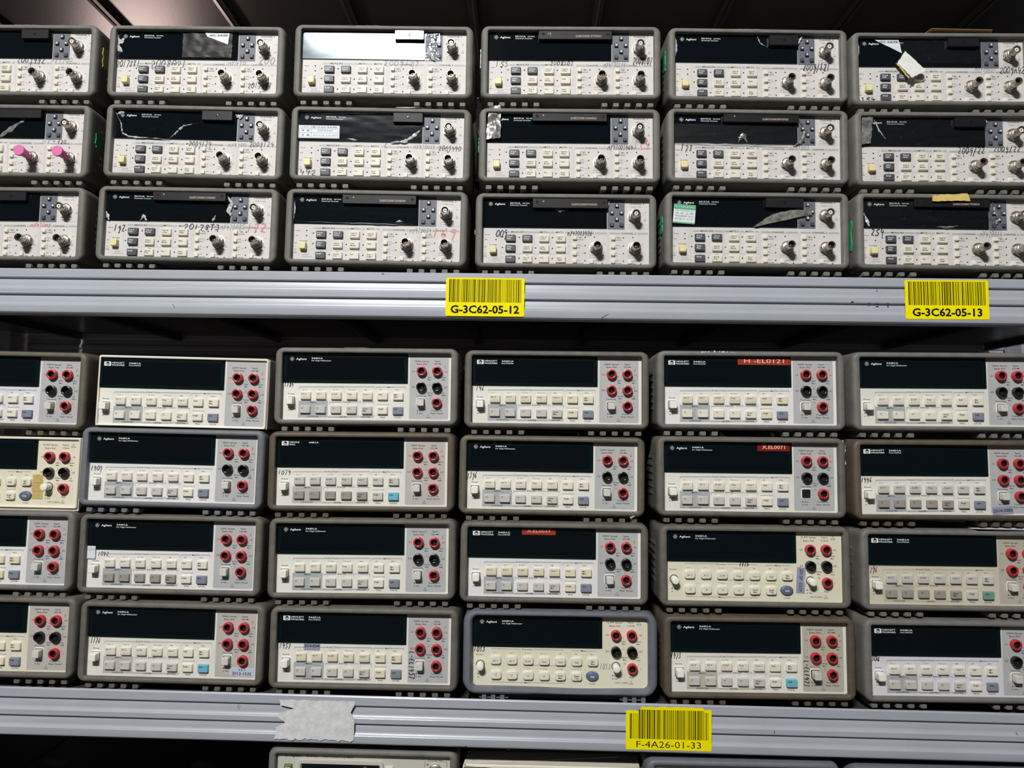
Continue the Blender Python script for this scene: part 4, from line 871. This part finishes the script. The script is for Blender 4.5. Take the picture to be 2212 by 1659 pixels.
deco(U['A61'], sheet('folded_paper_flap', [(-58.5, 50), (-50, 50), (-42, 34), (-45, 28)], YP - 5, M_AGED, .5, .6, 8, 3, curl=lambda u, v: 3 * v), 'brownish underside of the folded flap')
film(U['A62'], -104, 84, 58, 48, F_SMOKE, 14, .5); deco(U['A62'], sheet('foil_flap', [(-104, 86), (-90, 89), (-94, 50), (-106, 48)], YP - 3, M_FOIL, 2.0, .2, 14, 6), 'crumpled silvery tape flap'); crease(U['A62'], [(-88, 82), (-82, 68), (-74, 56)], 1.8, 4); crease(U['A62'], [(50, 84), (55, 78)], 4, 8)
film(U['A63'], -106, 84, 68, 47, F_SMOKE, 15, .6); crease(U['A63'], [(-104, 66), (-100, 56), (-97, 49)], 4, 2); crease(U['A63'], [(-40, 84), (-34, 78), (-26, 84)], 5, 3); crease(U['A63'], [(-14, 50), (0, 49), (14, 51)], 2.4, 4, M_FOIL); crease(U['A63'], [(56, 84), (64, 60), (58, 48)], 4, 5, M_FOIL)
deco(U['A63'], sheet('masking_tape_strip', [(-22, 88), (22, 90.5), (25, 81), (-22, 80)], -1.6, M_MASK, .7, .3, 12, 7), 'yellow masking tape strip')
crease(U['A12'], [(38, 84), (20, 68), (-4, 50), (-20, 44)], 6, 4, M_FOIL); film(U['A12'], -100, 84, 40, 48, F_CLEAR, 2, .5)
def draw_table(b, y, w, h):
    b.ribbon([(-w / 2 + 2, h / 2 - 4.6), (w / 2 - 2, h / 2 - 4.6)], .3, y, 1); b.ribbon([(-w / 2 + 2, -1.4), (w / 2 - 2, -1.4)], .3, y, 1); b.ribbon([(-w / 2 + 2, -h / 2 + 1.2), (w / 2 - 2, -h / 2 + 1.2)], .3, y, 1)
    for x in (-w / 2 + 2, -w / 2 + 17, w / 2 - 2): b.ribbon([(x, h / 2 - 4.6), (x, -h / 2 + 1.2)], .3, y, 1)
    b.text('LITEON 光寶科技(固定)資產標籤', 0, h / 2 - 2.4, 1.9, y, 1, w=w - 6, bold=0); b.text('編   號', -w / 2 + 9.5, 1.4, 1.9, y, 1, w=10); b.text('名   稱', -w / 2 + 9.5, -h / 2 + 3.8, 1.9, y, 1, w=10)
    b.text('2009440', 8, 1.6, 2.4, y, 2, w=20, bold=0, shear=.3); b.text('53131A 2-6-293', 8, -h / 2 + 3.8, 2.2, y, 2, w=30, bold=0, shear=.3)
M_PENL = mat('pen_blue', (96, 110, 170), 0.6)
deco(U['A32'], sticker('asset_sticker', -106.5, 50.2, -53.5, 67, M_LABW, draw_table, 0, (M_INK, M_PENL), y=YP - 2.4), 'white asset sticker with a small table')
def draw_green(b, y, w, h):
    b.rect(-w / 2 + .2, h / 2 - 6.4, w / 2 - .2, h / 2 - .2, y + .02, 1); b.text('昆山市方圆计量合格证', 0, h / 2 - 3.2, 2.0, y, 2, w=w - 3, bold=0)
    b.rect(-w / 2 + .2, -h / 2 + .2, w / 2 - .2, -h / 2 + 1.6, y + .02, 1)
    for t, z in (('NO. MY47007119', 4.2), ('检 定 日 期', .6), ('有效期至 06.8', -3.0), ('检定人 A1D', -6.6)): b.text(t, 0, z, 1.9, y, 3, w=w - 5, bold=0)
deco(U['A53'], sticker('calibration_sticker', -104, 50.5, -76.5, 75, M_LABW, draw_green, -.07, (M_GREEN, M_WHITE, mat('ink_green', (60, 120, 90), .6)), y=YP - 2.5), 'green and white calibration sticker')
b = MB(); b.text('(固定) 資產標籤', 0, 0, 2.0, 0, 0, w=24, bold=0); link('sticker_print', b.build('sticker_print', [M_INK], smooth=0), U['A21'], L_(27, YP - 3.1, 79.5)); link('sticker_print', bpy.data.meshes['sticker_print'], U['A61'], L_(-66, YP - 2.95, 79.6), (0, 0, 0))
# green tape scraps showing on the flanks
for k, sx, z0, z1, m in (('A12', 1, 40, 58, M_GREEN), ('A42', 1, 40, 78, M_AGED), ('A42', -1, 36, 56, M_GREEN), ('A51', -1, 40, 66, M_GREEN), ('A63', -1, 20, 58, M_GREEN), ('A53', -1, 40, 62, M_GREEN), ('A41', -1, 40, 64, M_LABW), ('A11', 1, 40, 66, M_AGED), ('A23', -1, 50, 66, M_LABW), ('A43', -1, 40, 46, M_LABW)):
    rg = random.Random(k + str(z0)); b = MB(); x = sx * (PW / 2 + 9.6); zs = [(z0, 12)] + [(z1, 12)]
    pts = [(12 + rg.uniform(-2, 2), z0 + (z1 - z0) * i / 8) for i in range(9)] + [(26 + rg.uniform(-3, 3), z1 - (z1 - z0) * i / 8) for i in range(9)]
    vs = [(x + (0 if p[0] > 20 else sx * -.5), p[0], p[1]) for p in pts] + [(x + sx * .9, p[0], p[1]) for p in pts]; n = len(pts)
    b.add(vs, [tuple(range(n)), tuple(range(2 * n - 1, n - 1, -1))] + [(i, (i + 1) % n, n + (i + 1) % n, n + i) for i in range(n)], 0)
    deco(U[k], b.build('side_sticker', [m], smooth=0), 'scrap of sticker on the side of the bumper')

# ------------------------------------------------------------------ bench multimeters, lower shelf
U['B11'] = meter((-.66534, .0056, .00546, .0023, .01005), 'brown-grey multimeter with black LO sockets, top of the leftmost lower stack', 'olive', 'a', 'b', 'lilac', 'grey', 'ivory', 'ivory', term='pgrey')
U['B12'] = meter((-.6615, .006, -.0990, -.00177, .00507), 'cream multimeter without bumper, aged yellow tape beside its round white knob', logo='a', lo='b', pan='cream', style='s', frame=False)
U['B13'] = meter((-.6673, .003, -.1945, -.00093, .0029), 'grey multimeter with red sockets, third down in the leftmost lower stack', 'grey', 'a', 'r', 'white', 'grey', 'yellowed', 'yellowed')
U['B14'] = meter((-.65982, .00337, -.29967, .00082, .00239), 'yellowed cream multimeter with black LO sockets at the bottom of the leftmost lower stack', 'warm', 'a', 'b', 'cream', 'warm', 'ivory', 'ivory')
U['B21'] = meter((-.42326, -.00714, .00382, .01556, .01064), 'white multimeter without rubber bumper, top of its stack', logo='h', lo='r', pan='ivory', keys='ivory', low='ivory', frame=False)
U['B22'] = meter((-.4344, .0007, -.09017, -.00615, .00867), 'cool-grey multimeter marked 1409', 'cool', 'a', 'b', 'white', 'grey', 'ivory', 'greige')
U['B23'] = meter((-.43394, .006, -.19754, -.01857, .00151), 'multimeter marked 1042 with a small white sticker at its left edge', 'warm', 'a', 'r', 'white', 'grey', 'ivory', 'drab')
U['B24'] = meter((-.42717, .006, -.3044, -.01702, .00404), 'multimeter marked 1176 with sticker XKY 2012-1532 and a light blue shift key', 'warm', 'a', 'r', 'ivory', 'warm', 'ivory', 'greige', 'cyan')
U['B31'] = meter((-.19533, .00582, .01506, .00948, -.00482), 'grey multimeter marked 1184, raised highest of the lower stacks', 'grey', 'a', 'b', 'ivory', 'grey', 'ivory', 'greige')
U['B32'] = meter((-.19622, -.00458, -.09078, .01153, -.00505), 'brown-framed multimeter marked 1074 with worn logo and light blue shift key', 'brown', 'w', 'r', 'ivory', 'warm', 'greige', 'drab', 'cyan')
U['B33'] = meter((-.19324, -.001, -.19705, .00444, -.00643), 'unmarked multimeter with black LO sockets, between the ones marked 1074 and 1457', 'warm', 'a', 'b', 'ivory', 'grey', 'ivory', 'greige')
U['B34'] = meter((-.18817, -.00175, -.30445, -.00993, -.00225), 'multimeter marked 1457 with a lavender 2014-4244 label, above the torn paper', 'warm', 'h', 'r', 'ivory', 'grey', 'yellowed', 'greige')
U['B41'] = meter((.04333, .00369, .01411, -.00196, -.0021), 'multimeter marked 146 with red sockets, top of its stack', 'warm', 'h', 'r', 'ivory', 'grey', 'yellowed', 'greige')
U['B42'] = meter((.03832, .00554, -.09286, -.00385, .00219), 'scuffed multimeter marked 1396 with black LO sockets', 'olive', 'a', 'b', 'ivory', 'grey', 'ivory', 'greige')
U['B43'] = meter((.042, .00106, -.19853, -.00468, 0), 'multimeter with a dark red embossed label X.EL0039 on its window', 'warm', 'h', 'b', 'white', 'grey', 'yellowed', 'greige')
ME['bigb'] = big_bumper()
U['B44'] = meter((.05045, .00104, -.30528, -.01424, -.00403), 'cream multimeter marked 1053 in a broad blue-grey bumper with curved edges', 'blue', 'a', 'b', 'cream', style='s', big=ME['bigb'])
U['B51'] = meter((.28054, -.00853, .016, -.01835, -.00391), 'multimeter with an orange-red embossed label H-EL0121 on its window', 'grey', 'h', 'b', 'white', 'grey', 'yellowed', 'ivory', powerc='pwhite')
U['B52'] = meter((.2809, -.00585, -.08998, -.00619, -.00237), 'multimeter with red label X.EL0071 and its terminals button missing', 'warm', 'a', 'b', 'ivory', 'grey', 'ivory', 'greige', term=None)
U['B53'] = meter((.28431, -.00633, -.19737, -.00962, -.00379), 'cream multimeter marked 1175 with round knobs and an upright lavender 2013P 0229 label', 'warm', 'a', 'b', 'cream', style='s')
U['B54'] = meter((.29025, -.00141, -.30654, -.00132, -.00521), 'brown-framed multimeter marked 1473 with a light blue shift key', 'brown', 'a', 'r', 'ivory', 'beige', 'ivory', 'greige', 'cyan', term='greige')
U['B61'] = meter((.52221, -.00354, .01757, .00076, -.00683), 'grey multimeter with black LO sockets, top of the rightmost lower stack', 'grey', 'a', 'b', 'ivory', 'grey', 'ivory', 'ivory')
U['B62'] = meter((.52212, -.00156, -.0903, .00023, -.00871), 'brown-framed multimeter marked 1446 with a lavender 2014-3286 sticker', 'brown', 'h', 'r', 'ivory', 'grey', 'greige', 'drab')
U['B63'] = meter((.52999, .00032, -.19915, -.0001, -.00364), 'beige multimeter marked 1296 with a green-blue shift key', 'grey', 'h', 'r', 'beige', 'beige', 'greige', 'drab', 'teal')
U['B64'] = meter((.53172, .00105, -.30735, -.00029, -.00447), 'multimeter marked 306 at the bottom of the rightmost lower stack', 'grey', 'h', 'b', 'lilac', 'grey', 'ivory', 'greige')
for k, s, x0, z1, x1, z0, pen, w in (('B31', '1184', -104.6, 46.2, -92.5, 41.4, 'ink', .45), ('B41', '146', -101, 45.8, -90, 40.5, 'ink', .5), ('B22', '1409', -104.3, 42.8, -89.5, 37, 'ink', .5), ('B32', '1074', -103.9, 43.3, -87.9, 37.7, 'ink', .45),
      ('B42', '1396', -105.5, 44.5, -92.9, 37, 'ink', .5), ('B62', '1446', -103.4, 44.2, -89.7, 38.5, 'ink', .6), ('B23', '1042', -93.3, 43.6, -79.2, 39, 'ink', .5), ('B24', '1176', -103.4, 45.4, -90.8, 39, 'ink', .45), ('B34', '1457', -104.2, 46, -89.8, 39.7, 'ink', .5),
      ('B53', '1175', -17.4, 46.8, -5.3, 41.8, 'ink', .6), ('B63', '1296', -105.2, 44.8, -92.7, 37.8, 'ink', .5), ('B44', '1053', -105, 45.8, -90.6, 40.5, 'ink', .6), ('B44', '1053', 48.6, 28.5, 62.3, 22, 'grey', .4), ('B54', '1473', -105.2, 45.5, -92.5, 39.2, 'ink', .6), ('B64', '306', -103.8, 46, -93.5, 40.6, 'ink', .6)):
    hw(U[k], s, x0, z1, x1, z0, pen, w)
hw(U['B34'], 'L-EL1457', 55.2, 39, 61.5, 5.5, 'ink', .65, rot=1); hw(U['B54'], 'L-EL1473', 55.2, 38.7, 61.2, 7.2, 'ink', .65, rot=1)
def lab(t, h, w=None, mi=1, bold=1, dz=0): return lambda b, y, W__, H__: b.text(t, 0, dz, h, y, mi, w=w, bold=bold)
M_EMB = mat('embossed_letters', (236, 206, 170), .5)
deco(U['B51'], sticker('embossed_label', -14.5, 74.4, 50.2, 83, M_LABR, lab('H -EL0121', 5.0, 49, dz=.6, bold=0), 0, (M_EMB,)), 'orange-red embossed label reading H-EL0121')
deco(U['B52'], sticker('embossed_label', 9.1, 74.4, 48.6, 83.4, M_LABR2, lab('X.EL0071', 4.2, 28, dz=.3, bold=1), 0, (M_EMB,)), 'red embossed label reading X.EL0071')
deco(U['B43'], sticker('embossed_label', -39.8, 75.6, 1.7, 83, M_LABR, lab('X.EL0039', 4.2, 29, dz=1.4, bold=0), 0, (M_EMB,)), 'dark red embossed label reading X.EL0039')
deco(U['B62'], sticker('number_sticker', 55, .6, 80.4, 10.4, M_LABB, lab('2014-3286', 3.6, 23.5, bold=1.5), .07, (M_INK,), y=YP - .1), 'lavender sticker reading 2014-3286')
def xky(b, y, w, h): b.text('X K Y', 0, h / 4, 2.5, y, 1, w=9, bold=1.6); b.text('2012-1532', 0, -h / 5, 3.4, y, 1, w=24, bold=1.5)
deco(U['B24'], sticker('number_sticker', 72, 3.9, 102.6, 13.8, M_LABB2, xky, -.02, (M_INK,), y=YP - .1), 'pale lavender sticker reading XKY 2012-1532')
deco(U['B34'], sticker('number_sticker', -74.3, 38.1, -54.2, 46.5, M_LABB, lab('2014-4244', 3.2, 18.5, bold=1.5, dz=1), 0, (M_INK,), y=YP - .1), 'lavender sticker reading 2014-4244')
def vert(b, y, w, h): b.text('2013P  0229', 0, 0, 3.6, y, 1, w=27, bold=1, rot=-PI / 2)
deco(U['B53'], sticker('number_sticker', 51.5, 10.6, 62, 41.6, M_LABB, vert, -.06, (M_INK,), y=YP - .1), 'upright lavender sticker reading 2013P 0229')
def qr(b, y, w, h): b.rect(-w / 2 + .2, h / 2 - 3.4, w / 2 - .3, h / 2 - 2.9, y, 1); b.rect(-w / 2 + .3, h / 2 - 5.4, w / 2 - .3, h / 2 - 5.0, y, 1)
deco(U['B23'], sticker('small_sticker', -107, 35.6, -95.8, 51, M_LABW, qr, 0, (M_INKG,), y=YP - 1.6), 'small white sticker')
for z0, z1 in ((31, 40), (20, 29.5), (10.5, 18.5)):
    b = MB(); b.loft([rr(54 - (z0 - 20) * .03, (z0 + z1) / 2, 13 if z0 != 20 else 15, z1 - z0 + 1, .4, 2)] * 2, [YP - .1, YP - .5], 0, False, True); deco(U['B12'], b.build('aged_tape_strip', [M_AGED]), 'aged yellow tape')
# wear on single bumpers
for k, pts in (('B52', [(112, 88), (115, 80), (113, 70), (115, 60)]), ('B42', [(96, -8), (104, -4)]), ('B51', [(-60, 89), (-40, 90), (-20, 89)])):
    b = MB(); rg = random.Random(k)
    for i in range(len(pts) - 1):
        for j in range(7):
            u = rg.random(); x = pts[i][0] + (pts[i + 1][0] - pts[i][0]) * u; z = pts[i][1] + (pts[i + 1][1] - pts[i][1]) * u; r_ = rg.uniform(.5, 1.3)
            y_ = 2.6 if abs(x) > 110 else (-.2 if z > 0 else 1.2)
            b.poly([(x + r_ * rg.uniform(.3, 1.2) * math.cos(a), z + r_ * rg.uniform(.5, 1.6) * math.sin(a)) for a in (0, 1, 2, 3, 4, 5)], y_ - .6, 0)
    deco(U[k], b.build('scuff_mark', [M_LABW], smooth=0))

# ------------------------------------------------------------------ loose scraps lying on the stacks
def scrap(name, label, cat, pts, x, y, z, m, amp, seed, t=.5):
    rg = random.Random(seed); b = MB(); n = len(pts)
    vs = [(p[0], p[1], rg.uniform(0, amp)) for p in pts]; c = (sum(p[0] for p in pts) / n, sum(p[1] for p in pts) / n, amp * .8)
    vs2 = [(v[0], v[1], v[2] + t) for v in vs]
    b.add(vs + [c] + vs2 + [(c[0], c[1], c[2] + t)], [(i, n, (i + 1) % n) for i in range(n)] + [(n + 1 + (i + 1) % n, 2 * n + 1, n + 1 + i) for i in range(n)] + [(i, (i + 1) % n, n + 1 + (i + 1) % n, n + 1 + i) for i in range(n)], 0)
    o = link(name, b.build(name, [m], smooth=30), None, (x, y, z)); o['label'] = label; o['category'] = cat; return o
scrap('cardboard_scrap', 'folded brown cardboard scrap on top of the counter marked 354', 'cardboard', [(-44, 0), (-38, -14), (40, -12), (46, 0), (44, 60), (-40, 60)], .555, .014, .5225, M_KRAFT, 2.5, 1)
scrap('plastic_scrap', 'crumpled whitish tape scrap squeezed above the counter marked 442', 'tape', [(-22, 0), (-16, -6), (0, -4), (14, -7), (24, 0), (20, 14), (-18, 14)], -.150, .008, .4160, M_FOIL, 2.5, 4)
scrap('paper_corner', 'pale paper corner sticking up behind the multimeter marked 1184', 'paper', [(-20, 0), (22, 2), (22, 30), (-20, 30)], -.210, .030, .1069, M_KRAFT, 4.0, 4, 1.0)
scrap('paper_slip', 'white paper slip wedged above the multimeter marked 1296', 'paper', [(-38, 0), (-36, -6), (36, -3), (40, 3), (38, 40), (-36, 40)], .590, .004, -.1072, M_LABW, 1.2, 8)

# ------------------------------------------------------------------ instruments on the bottom shelf, tops only in view
def low_unit(name, label, cat, x, zt, y, rub, roll, width=None):
    # zt: top of the bumper
    z = zt - PH * .001 - .0067
    e = Euler((0, roll, 0)); o = Vector((x, y, z)) + e.to_matrix() @ Vector((0, 0, -FZ)); r = thing(name, label, cat, o, e, 'instruments on the bottom shelf'); body(r, RUB[rub]); return r
d1 = low_unit('power_meter', 'grey power meter with a green preset key, under the torn paper label', 'power meter', -.188, -.3850, .010, 'grey', .0055)
b = MB(); b.box(-PW / 2 - 1, PW / 2 + 1, YP, YP + 3, -1, PH + 1, 0); y = YP - .1
star(b, -95, 79.6, 2.4, y, 1); b.text('Agilent', -90, 79.6, 2.3, y, 1, align='l', w=13, bold=1.8); b.text('E4416A', -70, 79.4, 1.9, y, 1, align='l', w=14); b.text('EPM-P Series Power Meter', -50, 79.2, 1.7, y, 1, align='l', w=38, bold=.4)
b.text('POWER REF', 88, 78.6, 1.6, y, 1, w=17); b.ribbon([(75, 40), (75, 77), (102, 77), (102, 40)], .4, y, 1); b.lathe(78.5, 73, [(1, YP - .15), (1, YP - .1)], 1, 10, True, True)
link('face_plate', b.build('face_plate', [mat('panel_putty', (200, 198, 188), .5), M_INK], smooth=0), d1, OFF)
b = MB(); b.loft([rr(-28, 40, 106, 72, 5, 5), rr(-28, 40, 105, 71, 5, 5), rr(-28, 40, 98, 64, 2, 5), rr(-28, 40, 95, 61, 1, 5)], [YP, YP - 3, YP - 3, YP - .5], 0, False, False); link('screen_frame', b.build('screen_frame', [mat('panel_putty', (0, 0, 0))]), d1, OFF)
b = MB(); b.poly(rr(-28, 40, 97, 63, 1, 3), YP - .4, 0); b.rect(0, 66, 4, 69, YP - .5, 1); link('display_window', b.build('display_window', [M_DISP, mat('lcd_green', (70, 110, 96), .3)], smooth=0), d1, OFF)
pk = button_mesh('preset_button', 9.4, 7.5, 3.4, ('Preset',), 1.7, ink=M_WHITE); link('preset_button', pk, d1, L_(-92, YP, 66), mats={0: M_GREENB}, label='green key')
for z_ in (66, 54, 42, 30): link('menu_button', button_mesh('menu_button', 8.8, 8, 3, ('Prev',) if z_ == 66 else None, 1.6), d1, L_(32, YP, z_), mats={0: BTN['pgrey']})
link('channel_button', ME['small'], d1, L_(60, YP, 64), mats={0: BTN['cream']})
b = MB(); b.lathe(0, 0, [(9.4, 0), (9.4, -3), (8.2, -3.6), (8.2, -9), (7.2, -10), (6.6, -10), (6.4, -4)], 0, 30); b.lathe(0, 0, [(6.4, -4), (1.2, -4), (1.2, -9), (.2, -9.4)], 0, 20); link('reference_connector', b.build('reference_connector', [M_NICK]), d1, L_(88, YP, 65))
d2 = thing('bench_instrument', 'bare pale-framed instrument without bumper, right of the power meter', 'instrument', (.043, .012, -.4965), (0, .002, 0), 'instruments on the bottom shelf')
b = MB(); b.loft([rr(0, 48, 207, 82, 1, 3), rr(0, 48, 207, 82, 1, 3), rr(0, 48, 216, 91, 3, 4), rr(0, 48, 219, 94, 4, 4), rr(0, 48, 219, 94, 4, 4)], [8, 3, 2.4, 4, 40], 0, False, False); link('front_frame', b.build('front_frame', [M_IVF]), d2)
b = MB(); b.loft([rr(0, 48, 216, 92, 3, 3)] * 2, [36, 348]); link('case', b.build('case', [M_CASE]), d2)
b = MB(); b.box(-104, 104, 7, 10, 7, 93, 0); b.box(-70, 40, 5.5, 7, 40, 88, 1); link('face_plate', b.build('face_plate', [PAN['ivory'], M_DISP], smooth=0), d2)
for s in (-1, 1):
    for yy in (20, 300): b = MB(); b.box(s * 80 - 12, s * 80 + 12, yy, yy + 22, -.4, 3); link('foot', b.build('foot', [M_BLK]), d2)
for x, zt, lb, col in ((.271, -.3865, 'blue-grey cushioned instrument below the torn yellow barcode label', 'blue'), (.515, -.3895, 'blue-grey cushioned instrument at the lower right corner', 'blue')):
    r = low_unit('bench_instrument', lb, 'instrument', x, zt, .004, col, .0)
    b = MB(); b.box(-PW / 2 - 1, PW / 2 + 1, YP, YP + 3, -1, PH + 1, 0); b.loft([rr(-20, 50, 150, 56, 2, 3)] * 2, [YP, YP - 1.2], 1, False, True); link('face_plate', b.build('face_plate', [PAN['ivory'], M_DISP], smooth=0), r, OFF)

# ------------------------------------------------------------------ room
def struct(name, x0, x1, y0, y1, z0, z1, m):
    b = MB(); b.box(x0, x1, y0, y1, z0, z1); o = link(name, b.build(name, [m], smooth=0, k=1.0)); o['kind'] = 'structure'; return o
struct('floor', -3.5, 3.5, -2.6, 2.2, -1.35, -1.25, M_FLOOR)
struct('wall_back', -3.5, 3.5, 2.2, 2.3, -1.25, 2.6, M_WALL)
bpy.context.view_layer.update()
